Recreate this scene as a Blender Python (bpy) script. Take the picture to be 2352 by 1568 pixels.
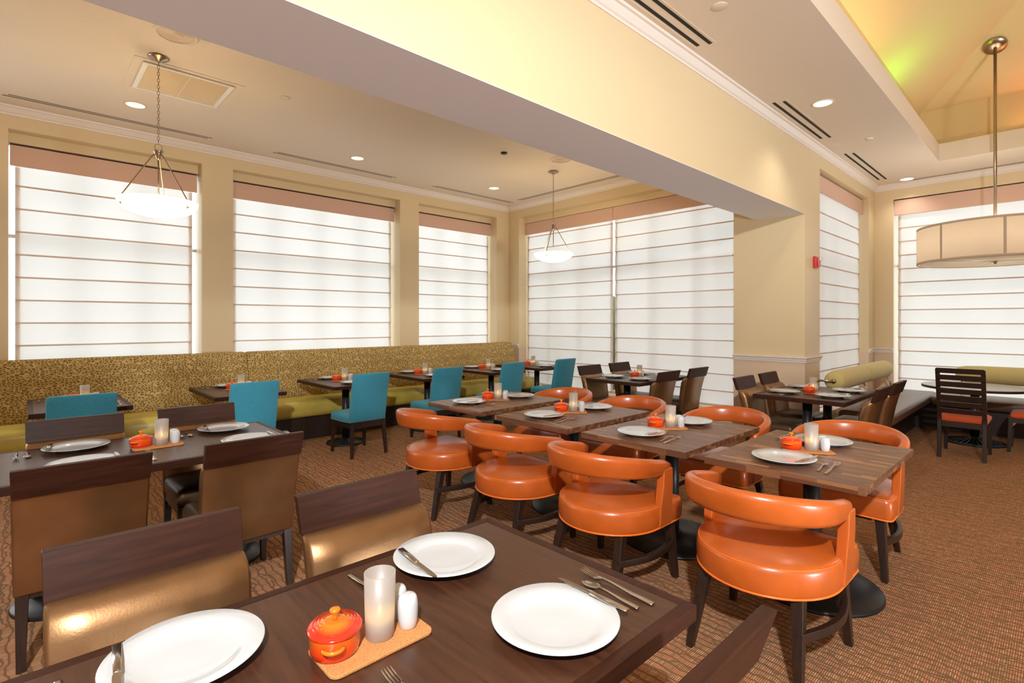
import bpy, bmesh, math, random
from mathutils import Vector, Matrix
for o in list(bpy.data.objects): bpy.data.objects.remove(o)
R = math.radians
PI = math.pi
COL = bpy.context.scene.collection
SC = bpy.context.scene
random.seed(7)

# ------------------------------------------------------------ camera, sky, exposure
YAW = 46.757
cam_d = bpy.data.cameras.new('camera')
cam = bpy.data.objects.new('camera', cam_d)
COL.objects.link(cam)
cam.location = (0, 0, 1.52)
cam.rotation_euler = (R(90), 0, R(YAW - 90))
cam_d.sensor_width = 36
cam_d.lens = 1198.2 / 2352 * 36
cam_d.shift_y = -45.9 / 2352
cam_d.clip_start = 0.05
SC.camera = cam
SC.view_settings.view_transform = 'Standard'
SC.view_settings.look = 'None'
SC.view_settings.gamma = 1
SC.view_settings.use_curve_mapping = False
SC.view_settings.exposure = -0.25
cy = SC.cycles
cy.use_denoising = True
cy.max_bounces = 7
cy.diffuse_bounces = 4
cy.glossy_bounces = 3
cy.transmission_bounces = 5
cy.transparent_max_bounces = 8
cy.sample_clamp_indirect = 6
cy.caustics_reflective = False
cy.caustics_refractive = False

wd = bpy.data.worlds.new('sky')
SC.world = wd
wd.use_nodes = True
bg = wd.node_tree.nodes['Background']
bg.inputs[0].default_value = (0.93, 0.97, 1.0, 1)
SKY = 3.8
bg.inputs[1].default_value = SKY


def light(name, kind, loc, power, color=(1, 1, 1), size=0.3, rot=(0, 0, 0), **kw):
    d = bpy.data.lights.new(name, kind)
    d.energy = power
    d.color = color
    if kind == 'AREA':
        d.size = size
        if 'size_y' in kw:
            d.shape = 'RECTANGLE'
            d.size_y = kw['size_y']
        if kw.get('portal'):
            d.cycles.is_portal = True
    elif kind in ('POINT', 'SPOT'):
        d.shadow_soft_size = size
    if kind == 'SPOT':
        d.spot_size = R(kw.get('cone', 100))
        d.spot_blend = kw.get('blend', 0.8)
    o = bpy.data.objects.new(name, d)
    o.location = loc
    o.rotation_euler = rot
    COL.objects.link(o)
    return o


# photographer's bare strobe on a tall stand behind the camera
fl = light('strobe_flash', 'SPOT', (-1.15, -1.04, 3.45), 1320, (0.95, 0.985, 1.0), 0.08, cone=112, blend=0.5)
fl.rotation_euler = Vector((3.1, 1.5, -3.1)).to_track_quat('-Z', 'Y').to_euler()
# added fill spot, low behind the camera, turned up to brighten ceiling and beam
up_ = light('ceiling_fill_spot', 'SPOT', (2.6, -4.6, 0.6), 1500, (0.90, 0.96, 1.0), 0.5, cone=112, blend=0.35)
up_.rotation_euler = Vector((-.1, 1.1, 1.2)).to_track_quat('-Z', 'Y').to_euler()
# added fill lights behind the camera and at left, no windows modelled there
light('rear_fill', 'AREA', (-3.05, -2.0, 1.3), 30, (0.86, 0.94, 1.0), 6.0, rot=(0, R(-90), 0), size_y=5.5)
bpy.data.lights['rear_fill'].size = 2.0
light('side_fill', 'AREA', (3.0, -5.65, 1.3), 35, (0.86, 0.94, 1.0), 9.0, rot=(R(90), 0, 0), size_y=2.0)
light('left_fill', 'AREA', (-1.9, 7.45, 1.9), 75, (0.86, 0.94, 1.0), 2.0, rot=(R(-90), 0, 0), size_y=2.4)

# ------------------------------------------------------------ room constants
YL, XF, YB, XR = 7.54, 7.0, 2.2, 10.39
HC = 3.755
X0, Y0 = -3.2, -5.8
TZ = 0.76

# ------------------------------------------------------------ materials
MATS = {}


def srgb(r, g, b):
    f = lambda c: (c / 12.92 if c <= 0.04045 else ((c + 0.055) / 1.055) ** 2.4)
    return (f(r / 255), f(g / 255), f(b / 255), 1)


class NT:
    def __init__(s, name):
        s.m = bpy.data.materials.new(name)
        s.m.use_nodes = True
        s.t = s.m.node_tree
        s.p = s.t.nodes['Principled BSDF']
        s.out = s.t.nodes['Material Output']

    def n(s, typ, **kw):
        nd = s.t.nodes.new(typ)
        for k, v in kw.items():
            if k.startswith('i_'):
                nd.inputs[k[2:].replace('_', ' ')].default_value = v
            else:
                setattr(nd, k, v)
        return nd

    def l(s, a, b):
        s.t.links.new(a, b)

    def coords(s, kind='Object', scale=(1, 1, 1), rot=(0, 0, 0)):
        tc = s.n('ShaderNodeTexCoord')
        mp = s.n('ShaderNodeMapping')
        mp.inputs['Scale'].default_value = scale
        mp.inputs['Rotation'].default_value = rot
        s.l(tc.outputs[kind], mp.inputs['Vector'])
        return mp.outputs[0]

    def ramp(s, fac, stops, interp='LINEAR'):
        r = s.n('ShaderNodeValToRGB')
        r.color_ramp.interpolation = interp
        e = r.color_ramp.elements
        while len(e) < len(stops):
            e.new(0.5)
        for i, (p, c) in enumerate(stops):
            e[i].position = p
            e[i].color = c
        s.l(fac, r.inputs[0])
        return r.outputs[0]

    def bump(s, h, strength=0.2, dist=0.01):
        b = s.n('ShaderNodeBump')
        b.inputs['Strength'].default_value = strength
        b.inputs['Distance'].default_value = dist
        s.l(h, b.inputs['Height'])
        s.l(b.outputs[0], s.p.inputs['Normal'])

    def math(s, op, a, b=None, c=None):
        m = s.n('ShaderNodeMath', operation=op)
        for i, v in enumerate((a, b, c)):
            if v is None: continue
            if isinstance(v, (int, float)): m.inputs[i].default_value = v
            else: s.l(v, m.inputs[i])
        return m.outputs[0]

    def mix(s, fac, a, b):
        m = s.n('ShaderNodeMix', data_type='RGBA')
        for i, v in ((0, fac), (6, a), (7, b)):
            if isinstance(v, (int, float)): m.inputs[i].default_value = v
            elif isinstance(v, tuple): m.inputs[i].default_value = v
            else: s.l(v, m.inputs[i])
        return m.outputs[2]


def plain(name, col, rough=0.5, metal=0.0, coat=0.0, noise=0.0, nscale=20, bump=0.0, spec=0.5):
    t = NT(name)
    t.p.inputs['Roughness'].default_value = rough
    t.p.inputs['Metallic'].default_value = metal
    t.p.inputs['Coat Weight'].default_value = coat
    t.p.inputs['Coat Roughness'].default_value = 0.12
    t.p.inputs['Specular IOR Level'].default_value = spec
    t.p.inputs['Base Color'].default_value = col
    if noise or bump:
        nz = t.n('ShaderNodeTexNoise')
        nz.inputs['Scale'].default_value = nscale
        nz.inputs['Detail'].default_value = 4
        t.l(t.coords(), nz.inputs['Vector'])
        if noise:
            d = tuple(c * (1 - noise) for c in col[:3]) + (1,)
            u = tuple(min(1, c * (1 + noise)) for c in col[:3]) + (1,)
            t.l(t.ramp(nz.outputs[0], [(0.3, d), (0.7, u)]), t.p.inputs['Base Color'])
        if bump:
            t.bump(nz.outputs[0], bump, 0.004)
    MATS[name] = t.m
    return t.m


def wall_mat():
    t = NT('wall_paint')
    tc = t.n('ShaderNodeNewGeometry')
    sx = t.n('ShaderNodeSeparateXYZ')
    t.l(tc.outputs['Position'], sx.inputs[0])
    below = t.math('LESS_THAN', sx.outputs[2], 1.03)
    nz = t.n('ShaderNodeTexNoise')
    nz.inputs['Scale'].default_value = 60
    t.l(tc.outputs['Position'], nz.inputs['Vector'])
    t.l(t.mix(below, srgb(222, 200, 160), srgb(222, 196, 168)), t.p.inputs['Base Color'])
    t.p.inputs['Roughness'].default_value = 0.42
    t.p.inputs['Specular IOR Level'].default_value = 0.35
    t.bump(nz.outputs[0], 0.06, 0.003)
    MATS['wall'] = t.m


wall_mat()
plain('ceiling', srgb(226, 210, 190), 0.6, noise=0.01, nscale=30, bump=0.04)
plain('beam_soffit', srgb(236, 230, 226), 0.6, bump=0.04, nscale=30)
plain('beam_face', srgb(222, 208, 186), 0.34, bump=0.03, nscale=30)
plain('vault', srgb(222, 196, 146), 0.6, bump=0.04)
plain('trim', srgb(236, 224, 214), 0.4)
plain('dark', (0.006, 0.006, 0.006, 1), 0.7)
plain('fitting_white', srgb(228, 210, 180), 0.5)
plain('white_plastic', srgb(235, 232, 228), 0.4)


def wood(name, c0, c1, rough=0.3, coat=0.3, scale=(1.5, 22, 22)):
    t = NT(name)
    v = t.coords('Object', scale)
    nz = t.n('ShaderNodeTexNoise')
    nz.inputs['Scale'].default_value = 3
    nz.inputs['Detail'].default_value = 6
    nz.inputs['Distortion'].default_value = 0.4
    t.l(v, nz.inputs['Vector'])
    t.l(t.ramp(nz.outputs[0], [(0.3, c0), (0.72, c1)]), t.p.inputs['Base Color'])
    t.p.inputs['Roughness'].default_value = rough
    t.p.inputs['Coat Weight'].default_value = coat
    t.p.inputs['Coat Roughness'].default_value = 0.25
    t.p.inputs['Specular IOR Level'].default_value = 0.2 if coat == 0 else 0.5
    t.bump(nz.outputs[0], 0.05, 0.002)
    MATS[name] = t.m


wood('espresso', srgb(46, 24, 15), srgb(66, 35, 23), 0.45, 0.0)
wood('espresso_top', srgb(58, 32, 20), srgb(82, 48, 30), 0.38, 0.2, (22, 1.5, 22))
wood('reflection_top', srgb(112, 88, 72), srgb(128, 102, 84), 0.22, 0.6)  # round table top, lightened: window reflection put into the base colour
wood('leg_wood', srgb(34, 20, 14), srgb(50, 30, 20), 0.4, 0.2, (22, 22, 1.5))


def stave_mat():
    t = NT('walnut_stave')
    tc = t.n('ShaderNodeTexCoord')
    oi = t.n('ShaderNodeObjectInfo')
    sx = t.n('ShaderNodeSeparateXYZ')
    t.l(tc.outputs['Object'], sx.inputs[0])
    rnd = oi.outputs['Random']
    a = t.math('FLOOR', t.math('ADD', t.math('DIVIDE', sx.outputs[1], 0.17), t.math('MULTIPLY', rnd, 7.0)))
    b = t.math('FLOOR', t.math('DIVIDE', sx.outputs[2], 0.0188))
    cmb = t.n('ShaderNodeCombineXYZ')
    t.l(a, cmb.inputs[0]); t.l(b, cmb.inputs[1]); t.l(rnd, cmb.inputs[2])
    wn = t.n('ShaderNodeTexWhiteNoise')
    t.l(cmb.outputs[0], wn.inputs['Vector'])
    base = t.ramp(wn.outputs['Value'], [(0.0, srgb(96, 60, 40)), (0.5, srgb(114, 73, 49)), (0.85, srgb(134, 89, 60)), (1.0, srgb(174, 122, 80))])
    nz = t.n('ShaderNodeTexNoise')
    nz.inputs['Scale'].default_value = 4
    nz.inputs['Detail'].default_value = 5
    t.l(t.coords('Object', (40, 3, 40)), nz.inputs['Vector'])
    g = t.ramp(nz.outputs[0], [(0.3, (0.82, 0.82, 0.82, 1)), (0.7, (1.06, 1.06, 1.06, 1))])
    m = t.n('ShaderNodeMix', data_type='RGBA', blend_type='MULTIPLY')
    m.inputs[0].default_value = 1
    t.l(base, m.inputs[6]); t.l(g, m.inputs[7])
    t.l(m.outputs[2], t.p.inputs['Base Color'])
    t.p.inputs['Roughness'].default_value = 0.42
    t.p.inputs['Coat Weight'].default_value = 0.2
    t.p.inputs['Coat Roughness'].default_value = 0.3
    MATS['stave'] = t.m


stave_mat()


def carpet():
    t = NT('carpet')
    tc = t.n('ShaderNodeNewGeometry')
    sx = t.n('ShaderNodeSeparateXYZ')
    t.l(tc.outputs['Position'], sx.inputs[0])
    x, y = sx.outputs[0], sx.outputs[1]
    nz = t.n('ShaderNodeTexNoise')
    nz.inputs['Scale'].default_value = 1.0
    nz.inputs['Detail'].default_value = 3
    mp = t.n('ShaderNodeMapping')
    mp.inputs['Scale'].default_value = (3.0, 5.5, 1)
    t.l(tc.outputs['Position'], mp.inputs['Vector'])
    t.l(mp.outputs[0], nz.inputs['Vector'])
    xw = t.math('ADD', x, t.math('MULTIPLY', nz.outputs[0], 0.09))
    # wavy dark bands running along y, two families crossing each other
    nz2 = t.n('ShaderNodeTexNoise')
    nz2.inputs['Scale'].default_value = 1.3
    mp2 = t.n('ShaderNodeMapping')
    mp2.inputs['Scale'].default_value = (4, 6, 1)
    mp2.inputs['Location'].default_value = (31, 7, 0)
    t.l(tc.outputs['Position'], mp2.inputs['Vector'])
    t.l(mp2.outputs[0], nz2.inputs['Vector'])
    f1 = t.math('PINGPONG', t.math('DIVIDE', xw, 0.042), 0.5)
    xw2 = t.math('ADD', x, t.math('MULTIPLY', nz2.outputs[0], 0.15))
    f2 = t.math('PINGPONG', t.math('DIVIDE', xw2, 0.095), 0.5)
    l1 = t.ramp(f1, [(0.07, (1, 1, 1, 1)), (0.15, (0, 0, 0, 1))])
    l2 = t.ramp(f2, [(0.04, (1, 1, 1, 1)), (0.07, (0, 0, 0, 1))])
    line = t.math('MAXIMUM', l1, l2)
    # loop ribs along x
    rib = t.math('PINGPONG', t.math('DIVIDE', y, 0.0085), 0.5)
    ribm = t.ramp(rib, [(0.10, (0, 0, 0, 1)), (0.25, (1, 1, 1, 1))])
    cell = t.n('ShaderNodeCombineXYZ')
    t.l(t.math('FLOOR', t.math('DIVIDE', xw, 0.042)), cell.inputs[0])
    t.l(t.math('FLOOR', t.math('DIVIDE', y, 0.0085)), cell.inputs[1])
    wn = t.n('ShaderNodeTexWhiteNoise')
    t.l(cell.outputs[0], wn.inputs['Vector'])
    nz3 = t.n('ShaderNodeTexNoise')
    nz3.inputs['Scale'].default_value = 7
    t.l(tc.outputs['Position'], nz3.inputs['Vector'])
    fac = t.math('ADD', t.math('MULTIPLY', wn.outputs['Value'], 0.55), t.math('MULTIPLY', nz3.outputs[0], 0.45))
    ribc = t.ramp(fac, [(0.2, srgb(160, 122, 84)), (0.45, srgb(188, 138, 98)), (0.62, srgb(206, 134, 98)), (0.85, srgb(206, 172, 126))])
    dark = srgb(124, 92, 68)
    c = t.mix(ribm, srgb(130, 94, 68), ribc)
    c = t.mix(line, c, dark)
    t.l(c, t.p.inputs['Base Color'])
    t.p.inputs['Roughness'].default_value = 0.95
    t.p.inputs['Specular IOR Level'].default_value = 0.1
    hb = t.math('MULTIPLY', ribm, t.math('SUBTRACT', 1.0, line))
    t.bump(hb, 0.6, 0.004)
    MATS['carpet'] = t.m


carpet()


def leather(name, col, rough=0.3, coat=0.35, bump=0.12, metal=0.0, scale=90):
    t = NT(name)
    nz = t.n('ShaderNodeTexNoise')
    nz.inputs['Scale'].default_value = 7
    nz.inputs['Detail'].default_value = 5
    t.l(t.coords(), nz.inputs['Vector'])
    d = tuple(c * 0.86 for c in col[:3]) + (1,)
    u = tuple(min(1, c * 1.1) for c in col[:3]) + (1,)
    t.l(t.ramp(nz.outputs[0], [(0.3, d), (0.7, u)]), t.p.inputs['Base Color'])
    t.p.inputs['Roughness'].default_value = rough
    t.p.inputs['Metallic'].default_value = metal
    t.p.inputs['Coat Weight'].default_value = coat
    t.p.inputs['Coat Roughness'].default_value = 0.18
    nb = t.n('ShaderNodeTexNoise')
    nb.inputs['Scale'].default_value = scale
    nb.inputs['Detail'].default_value = 3
    t.l(t.coords(), nb.inputs['Vector'])
    add = t.math('ADD', nb.outputs[0], t.math('MULTIPLY', nz.outputs[0], 2.5))
    t.bump(add, bump, 0.003)
    MATS[name] = t.m


leather('orange_leather', srgb(196, 93, 32), 0.33, 0.45, 0.10)
leather('orange_piping', srgb(238, 120, 40), 0.4, 0.2, 0.05)
leather('bronze_vinyl', srgb(150, 112, 76), 0.36, 0.0, 0.10, 0.78, 160)
leather('brown_vinyl', srgb(84, 62, 40), 0.38, 0.1, 0.10, 0.25, 160)
leather('bench_leather', srgb(104, 74, 56), 0.38, 0.2, 0.10)
leather('olive_leather', srgb(202, 178, 80), 0.45, 0.1, 0.10)


def fabric(name, col, var=0.12, scale=260, rough=0.9):
    t = NT(name)
    nz = t.n('ShaderNodeTexNoise')
    nz.inputs['Scale'].default_value = scale
    nz.inputs['Detail'].default_value = 2
    t.l(t.coords(), nz.inputs['Vector'])
    d = tuple(c * (1 - var) for c in col[:3]) + (1,)
    u = tuple(min(1, c * (1 + var)) for c in col[:3]) + (1,)
    t.l(t.ramp(nz.outputs[0], [(0.35, d), (0.65, u)]), t.p.inputs['Base Color'])
    t.p.inputs['Roughness'].default_value = rough
    t.p.inputs['Specular IOR Level'].default_value = 0.2
    t.p.inputs['Sheen Weight'].default_value = 0.15
    t.bump(nz.outputs[0], 0.25, 0.002)
    MATS[name] = t.m


fabric('teal_fabric', srgb(62, 142, 164), 0.25)
fabric('teal_piping', srgb(60, 132, 148), 0.1)
fabric('rust_fabric', srgb(206, 88, 44), 0.12)
fabric('olive_fabric', srgb(206, 188, 126), 0.08)


def spotted():
    t = NT('spotted_fabric')
    v = t.n('ShaderNodeTexVoronoi', feature='DISTANCE_TO_EDGE')
    v.inputs['Scale'].default_value = 1
    v.inputs['Randomness'].default_value = 0.9
    t.l(t.coords('Object', (32, 32, 52)), v.inputs['Vector'])
    v2 = t.n('ShaderNodeTexVoronoi')
    v2.inputs['Scale'].default_value = 1
    v2.inputs['Randomness'].default_value = 0.9
    t.l(t.coords('Object', (32, 32, 52)), v2.inputs['Vector'])
    edge = t.ramp(v.outputs['Distance'], [(0.06, srgb(208, 178, 120)), (0.15, srgb(128, 100, 48))])
    cen = t.ramp(v2.outputs['Distance'], [(0.12, (1, 1, 1, 1)), (0.26, (0, 0, 0, 1))])
    c = t.mix(cen, edge, srgb(140, 114, 56))
    t.l(c, t.p.inputs['Base Color'])
    t.p.inputs['Roughness'].default_value = 0.85
    t.p.inputs['Specular IOR Level'].default_value = 0.2
    MATS['spotted'] = t.m


spotted()


def shade_mat(name, dif, tr, mixf, nsc=14):
    t = NT(name)
    t.t.nodes.remove(t.p)
    a = t.n('ShaderNodeBsdfDiffuse'); a.inputs[0].default_value = dif
    b = t.n('ShaderNodeBsdfTranslucent')
    nz = t.n('ShaderNodeTexNoise'); nz.inputs['Scale'].default_value = 3; nz.inputs['Detail'].default_value = 6
    t.l(t.coords('Object', (nsc, nsc, nsc * 6)), nz.inputs['Vector'])
    d = tuple(c * 0.95 for c in tr[:3]) + (1,)
    t.l(t.ramp(nz.outputs[0], [(0.3, d), (0.7, tr)]), b.inputs[0])
    m = t.n('ShaderNodeMixShader'); m.inputs[0].default_value = mixf
    t.l(a.outputs[0], m.inputs[1]); t.l(b.outputs[0], m.inputs[2])
    t.l(m.outputs[0], t.out.inputs[0])
    MATS[name] = t.m


shade_mat('shade_cloth', srgb(235, 222, 212), (0.93, 0.90, 0.89, 1), 0.55)
shade_mat('shade_hem', srgb(238, 222, 208), (0.88, 0.74, 0.66, 1), 0.50)
shade_mat('valance_cloth', srgb(236, 198, 176), (0.45, 0.30, 0.22, 1), 0.2)
shade_mat('lamp_linen', srgb(232, 212, 184), (0.75, 0.62, 0.48, 1), 0.35)
shade_mat('lamp_trim', srgb(205, 184, 165), (0.5, 0.42, 0.35, 1), 0.2)
shade_mat('lamp_diffuser', srgb(242, 234, 222), (0.9, 0.88, 0.84, 1), 0.6)


def frosted():
    t = NT('frosted_glass')
    t.t.nodes.remove(t.p)
    a = t.n('ShaderNodeBsdfDiffuse'); a.inputs[0].default_value = (0.62, 0.56, 0.52, 1)
    b = t.n('ShaderNodeBsdfTranslucent'); b.inputs[0].default_value = (0.86, 0.79, 0.73, 1)
    c = t.n('ShaderNodeBsdfTransparent')
    g = t.n('ShaderNodeBsdfGlossy'); g.inputs['Roughness'].default_value = 0.45
    m1 = t.n('ShaderNodeMixShader'); m1.inputs[0].default_value = 0.6
    m2 = t.n('ShaderNodeMixShader'); m2.inputs[0].default_value = 0.10
    m3 = t.n('ShaderNodeMixShader'); m3.inputs[0].default_value = 0.06
    t.l(a.outputs[0], m1.inputs[1]); t.l(b.outputs[0], m1.inputs[2])
    t.l(m1.outputs[0], m2.inputs[1]); t.l(c.outputs[0], m2.inputs[2])
    t.l(m2.outputs[0], m3.inputs[1]); t.l(g.outputs[0], m3.inputs[2])
    t.l(m3.outputs[0], t.out.inputs[0])
    MATS['frosted'] = t.m


frosted()


def pane_mat():
    t = NT('window_glass')
    t.t.nodes.remove(t.p)
    c = t.n('ShaderNodeBsdfTransparent'); c.inputs[0].default_value = (0.93, 0.96, 0.95, 1)
    g = t.n('ShaderNodeBsdfGlossy'); g.inputs['Roughness'].default_value = 0.02
    m = t.n('ShaderNodeMixShader'); m.inputs[0].default_value = 0.06
    t.l(c.outputs[0], m.inputs[1]); t.l(g.outputs[0], m.inputs[2])
    t.l(m.outputs[0], t.out.inputs[0])
    MATS['pane'] = t.m


pane_mat()


def emis(name, col, s):
    t = NT(name)
    t.p.inputs['Base Color'].default_value = col
    t.p.inputs['Emission Color'].default_value = col
    t.p.inputs['Emission Strength'].default_value = s
    MATS[name] = t.m


emis('lamp_lens_warm', (1.0, 0.93, 0.72, 1), 1.1)
emis('lamp_lens_white', (1.0, 0.97, 0.92, 1), 2.5)
emis('flame', (1.0, 0.66, 0.16, 1), 55)


def bowl_mat():
    t = NT('alabaster_glass')
    t.t.nodes.remove(t.p)
    a = t.n('ShaderNodeBsdfDiffuse'); a.inputs[0].default_value = (0.9, 0.82, 0.55, 1)
    b = t.n('ShaderNodeBsdfTranslucent'); b.inputs[0].default_value = (0.97, 0.90, 0.50, 1)
    g = t.n('ShaderNodeBsdfGlossy'); g.inputs['Roughness'].default_value = 0.2
    m1 = t.n('ShaderNodeMixShader'); m1.inputs[0].default_value = 0.78
    m2 = t.n('ShaderNodeMixShader'); m2.inputs[0].default_value = 0.05
    t.l(a.outputs[0], m1.inputs[1]); t.l(b.outputs[0], m1.inputs[2])
    t.l(m1.outputs[0], m2.inputs[1]); t.l(g.outputs[0], m2.inputs[2])
    t.l(m2.outputs[0], t.out.inputs[0])
    MATS['bowl_glass'] = t.m


bowl_mat()
plain('brushed_nickel', srgb(176, 158, 134), 0.28, 1.0, noise=0.05, nscale=60)
plain('steel', srgb(205, 195, 182), 0.2, 1.0)
plain('black_metal', srgb(36, 36, 38), 0.38, 0.3, noise=0.1, nscale=40, bump=0.03)
plain('porcelain', srgb(208, 209, 211), 0.12, coat=0.6)
plain('cork', srgb(204, 138, 80), 0.85, noise=0.35, nscale=420, bump=0.5)
plain('alarm_red', srgb(196, 28, 34), 0.35, coat=0.3)
plain('strobe', srgb(225, 222, 205), 0.15, coat=0.5)
plain('window_frame', srgb(215, 210, 205), 0.5)
plain('paving', srgb(150, 148, 142), 0.9, noise=0.1, nscale=3)
plain('hedge', srgb(70, 96, 52), 0.9, noise=0.4, nscale=14, bump=0.8)
plain('candle_wax', srgb(244, 240, 232), 0.5)


def glaze(name, axis_z=True):
    t = NT(name)
    tc = t.n('ShaderNodeTexCoord')
    sx = t.n('ShaderNodeSeparateXYZ')
    t.l(tc.outputs['Object'], sx.inputs[0])
    if axis_z:
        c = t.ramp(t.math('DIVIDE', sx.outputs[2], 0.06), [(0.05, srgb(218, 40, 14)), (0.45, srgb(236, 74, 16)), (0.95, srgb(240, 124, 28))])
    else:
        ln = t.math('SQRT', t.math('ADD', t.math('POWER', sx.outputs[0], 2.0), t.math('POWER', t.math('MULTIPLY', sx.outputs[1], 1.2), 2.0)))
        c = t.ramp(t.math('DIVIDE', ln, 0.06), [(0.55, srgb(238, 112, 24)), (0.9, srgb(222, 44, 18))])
    t.l(c, t.p.inputs['Base Color'])
    t.p.inputs['Roughness'].default_value = 0.15
    t.p.inputs['Coat Weight'].default_value = 0.7
    t.p.inputs['Coat Roughness'].default_value = 0.04
    MATS[name] = t.m


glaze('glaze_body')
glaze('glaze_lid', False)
plain('glaze_orange', srgb(240, 122, 26), 0.15, coat=0.7)


# ------------------------------------------------------------ mesh builder
class MB:
    def __init__(s):
        s.v, s.f, s.sm = [], [], []

    def add(s, vs, fs, smooth=False):
        b = len(s.v)
        s.v += [tuple(v) for v in vs]
        s.f += [tuple(b + i for i in f) for f in fs]
        s.sm += [smooth] * len(fs)
        return s

    def box(s, x0, x1, y0, y1, z0, z1):
        vs = [(x0, y0, z0), (x1, y0, z0), (x1, y1, z0), (x0, y1, z0), (x0, y0, z1), (x1, y0, z1), (x1, y1, z1), (x0, y1, z1)]
        return s.add(vs, [(0, 3, 2, 1), (4, 5, 6, 7), (0, 1, 5, 4), (1, 2, 6, 5), (2, 3, 7, 6), (3, 0, 4, 7)])

    def frustum(s, c0, s0, c1, s1):
        """tapered square bar between two centres with half sizes"""
        vs = []
        for c, h in ((c0, s0), (c1, s1)):
            hx, hy = h if isinstance(h, tuple) else (h, h)
            vs += [(c[0] - hx, c[1] - hy, c[2]), (c[0] + hx, c[1] - hy, c[2]), (c[0] + hx, c[1] + hy, c[2]), (c[0] - hx, c[1] + hy, c[2])]
        return s.add(vs, [(0, 3, 2, 1), (4, 5, 6, 7), (0, 1, 5, 4), (1, 2, 6, 5), (2, 3, 7, 6), (3, 0, 4, 7)])

    def lathe(s, prof, n=32, c=(0, 0, 0), sx=1, sy=1, smooth=True, cap=True):
        vs, fs = [], []
        for r, z in prof:
            for i in range(n):
                a = 2 * PI * i / n
                vs.append((c[0] + r * sx * math.cos(a), c[1] + r * sy * math.sin(a), c[2] + z))
        for k in range(len(prof) - 1):
            for i in range(n):
                j = (i + 1) % n
                fs.append((k * n + i, k * n + j, (k + 1) * n + j, (k + 1) * n + i))
        s.add(vs, fs, smooth)
        if cap:
            b = len(s.v) - len(vs)
            if prof[0][0] > 1e-5:
                s.f.append(tuple(b + i for i in reversed(range(n)))); s.sm.append(False)
            if prof[-1][0] > 1e-5:
                s.f.append(tuple(b + (len(prof) - 1) * n + i for i in range(n))); s.sm.append(False)
        return s

    def loft(s, rings, closed=True, cap=True, smooth=True, loop=False):
        """rings: list of equal-length point lists"""
        n = len(rings[0])
        vs = [p for r in rings for p in r]
        fs = []
        m = len(rings)
        for k in range(m if loop else m - 1):
            k2 = (k + 1) % m
            for i in range(n if closed else n - 1):
                j = (i + 1) % n
                fs.append((k * n + i, k * n + j, k2 * n + j, k2 * n + i))
        s.add(vs, fs, smooth)
        if cap and closed and not loop:
            b = len(s.v) - len(vs)
            s.f.append(tuple(b + i for i in reversed(range(n)))); s.sm.append(False)
            s.f.append(tuple(b + (m - 1) * n + i for i in range(n))); s.sm.append(False)
        return s

    def tube(s, pts, r, n=8, loop=False, cap=True):
        pts = [Vector(p) for p in pts]
        rings = []
        m = len(pts)
        up = None
        for i, p in enumerate(pts):
            a = pts[(i - 1) % m] if (loop or i > 0) else p
            b = pts[(i + 1) % m] if (loop or i < m - 1) else p
            t = (b - a).normalized()
            if up is None:
                up = Vector((0, 0, 1)) if abs(t.z) < 0.9 else Vector((1, 0, 0))
            x = t.cross(up).normalized()
            y = x.cross(t).normalized()
            up = y
            rr = r[i] if isinstance(r, (list, tuple)) else r
            rings.append([tuple(p + x * rr * math.cos(2 * PI * k / n) + y * rr * math.sin(2 * PI * k / n)) for k in range(n)])
        return s.loft(rings, cap=cap, loop=loop)

    def prism(s, poly, z0, z1):
        n = len(poly)
        vs = [(x, y, z0) for x, y in poly] + [(x, y, z1) for x, y in poly]
        fs = [tuple(reversed(range(n))), tuple(range(n, 2 * n))]
        fs += [(i, (i + 1) % n, n + (i + 1) % n, n + i) for i in range(n)]
        return s.add(vs, fs)

    def xf(s, M):
        s.v = [tuple(M @ Vector(v)) for v in s.v]
        return s

    def build(s, name, mat, parent=None, bevel=0, seg=2, loc=None, subsurf=0, fixn=True):
        me = bpy.data.meshes.new(name)
        me.from_pydata(s.v, [], s.f)
        me.polygons.foreach_set('use_smooth', s.sm)
        if fixn:
            bm = bmesh.new(); bm.from_mesh(me)
            bmesh.ops.recalc_face_normals(bm, faces=bm.faces)
            bm.to_mesh(me); bm.free()
        me.materials.append(MATS[mat] if isinstance(mat, str) else mat)
        o = bpy.data.objects.new(name, me)
        COL.objects.link(o)
        if parent: o.parent = parent
        if loc: o.location = loc
        if bevel:
            b = o.modifiers.new('bevel', 'BEVEL')
            b.width = bevel; b.segments = seg; b.limit_method = 'ANGLE'; b.angle_limit = R(40)
            b.harden_normals = False
            for p in me.polygons: p.use_smooth = True
            w = o.modifiers.new('wn', 'WEIGHTED_NORMAL')
            w.keep_sharp = False
        if subsurf:
            b = o.modifiers.new('sub', 'SUBSURF'); b.levels = subsurf; b.render_levels = subsurf
        return o


def bx(name, mat, x0, x1, y0, y1, z0, z1, parent=None, bevel=0, seg=2):
    return MB().box(x0, x1, y0, y1, z0, z1).build(name, mat, parent, bevel, seg)


def empty(name, loc=(0, 0, 0), rz=0):
    o = bpy.data.objects.new(name, None)
    o.location = loc
    o.rotation_euler = (0, 0, rz)
    o.empty_display_size = 0.1
    COL.objects.link(o)
    return o


def tag(o, label=None, cat=None, group=None, kind=None):
    if label: o['label'] = label
    if cat: o['category'] = cat
    if group: o['group'] = group
    if kind: o['kind'] = kind
    return o


KIDS = {}


def copy_tree(o, parent=None):
    c = o.copy()
    COL.objects.link(c)
    c.parent = parent
    for ch in list(o.children):
        copy_tree(ch, c)
    return c


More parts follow.
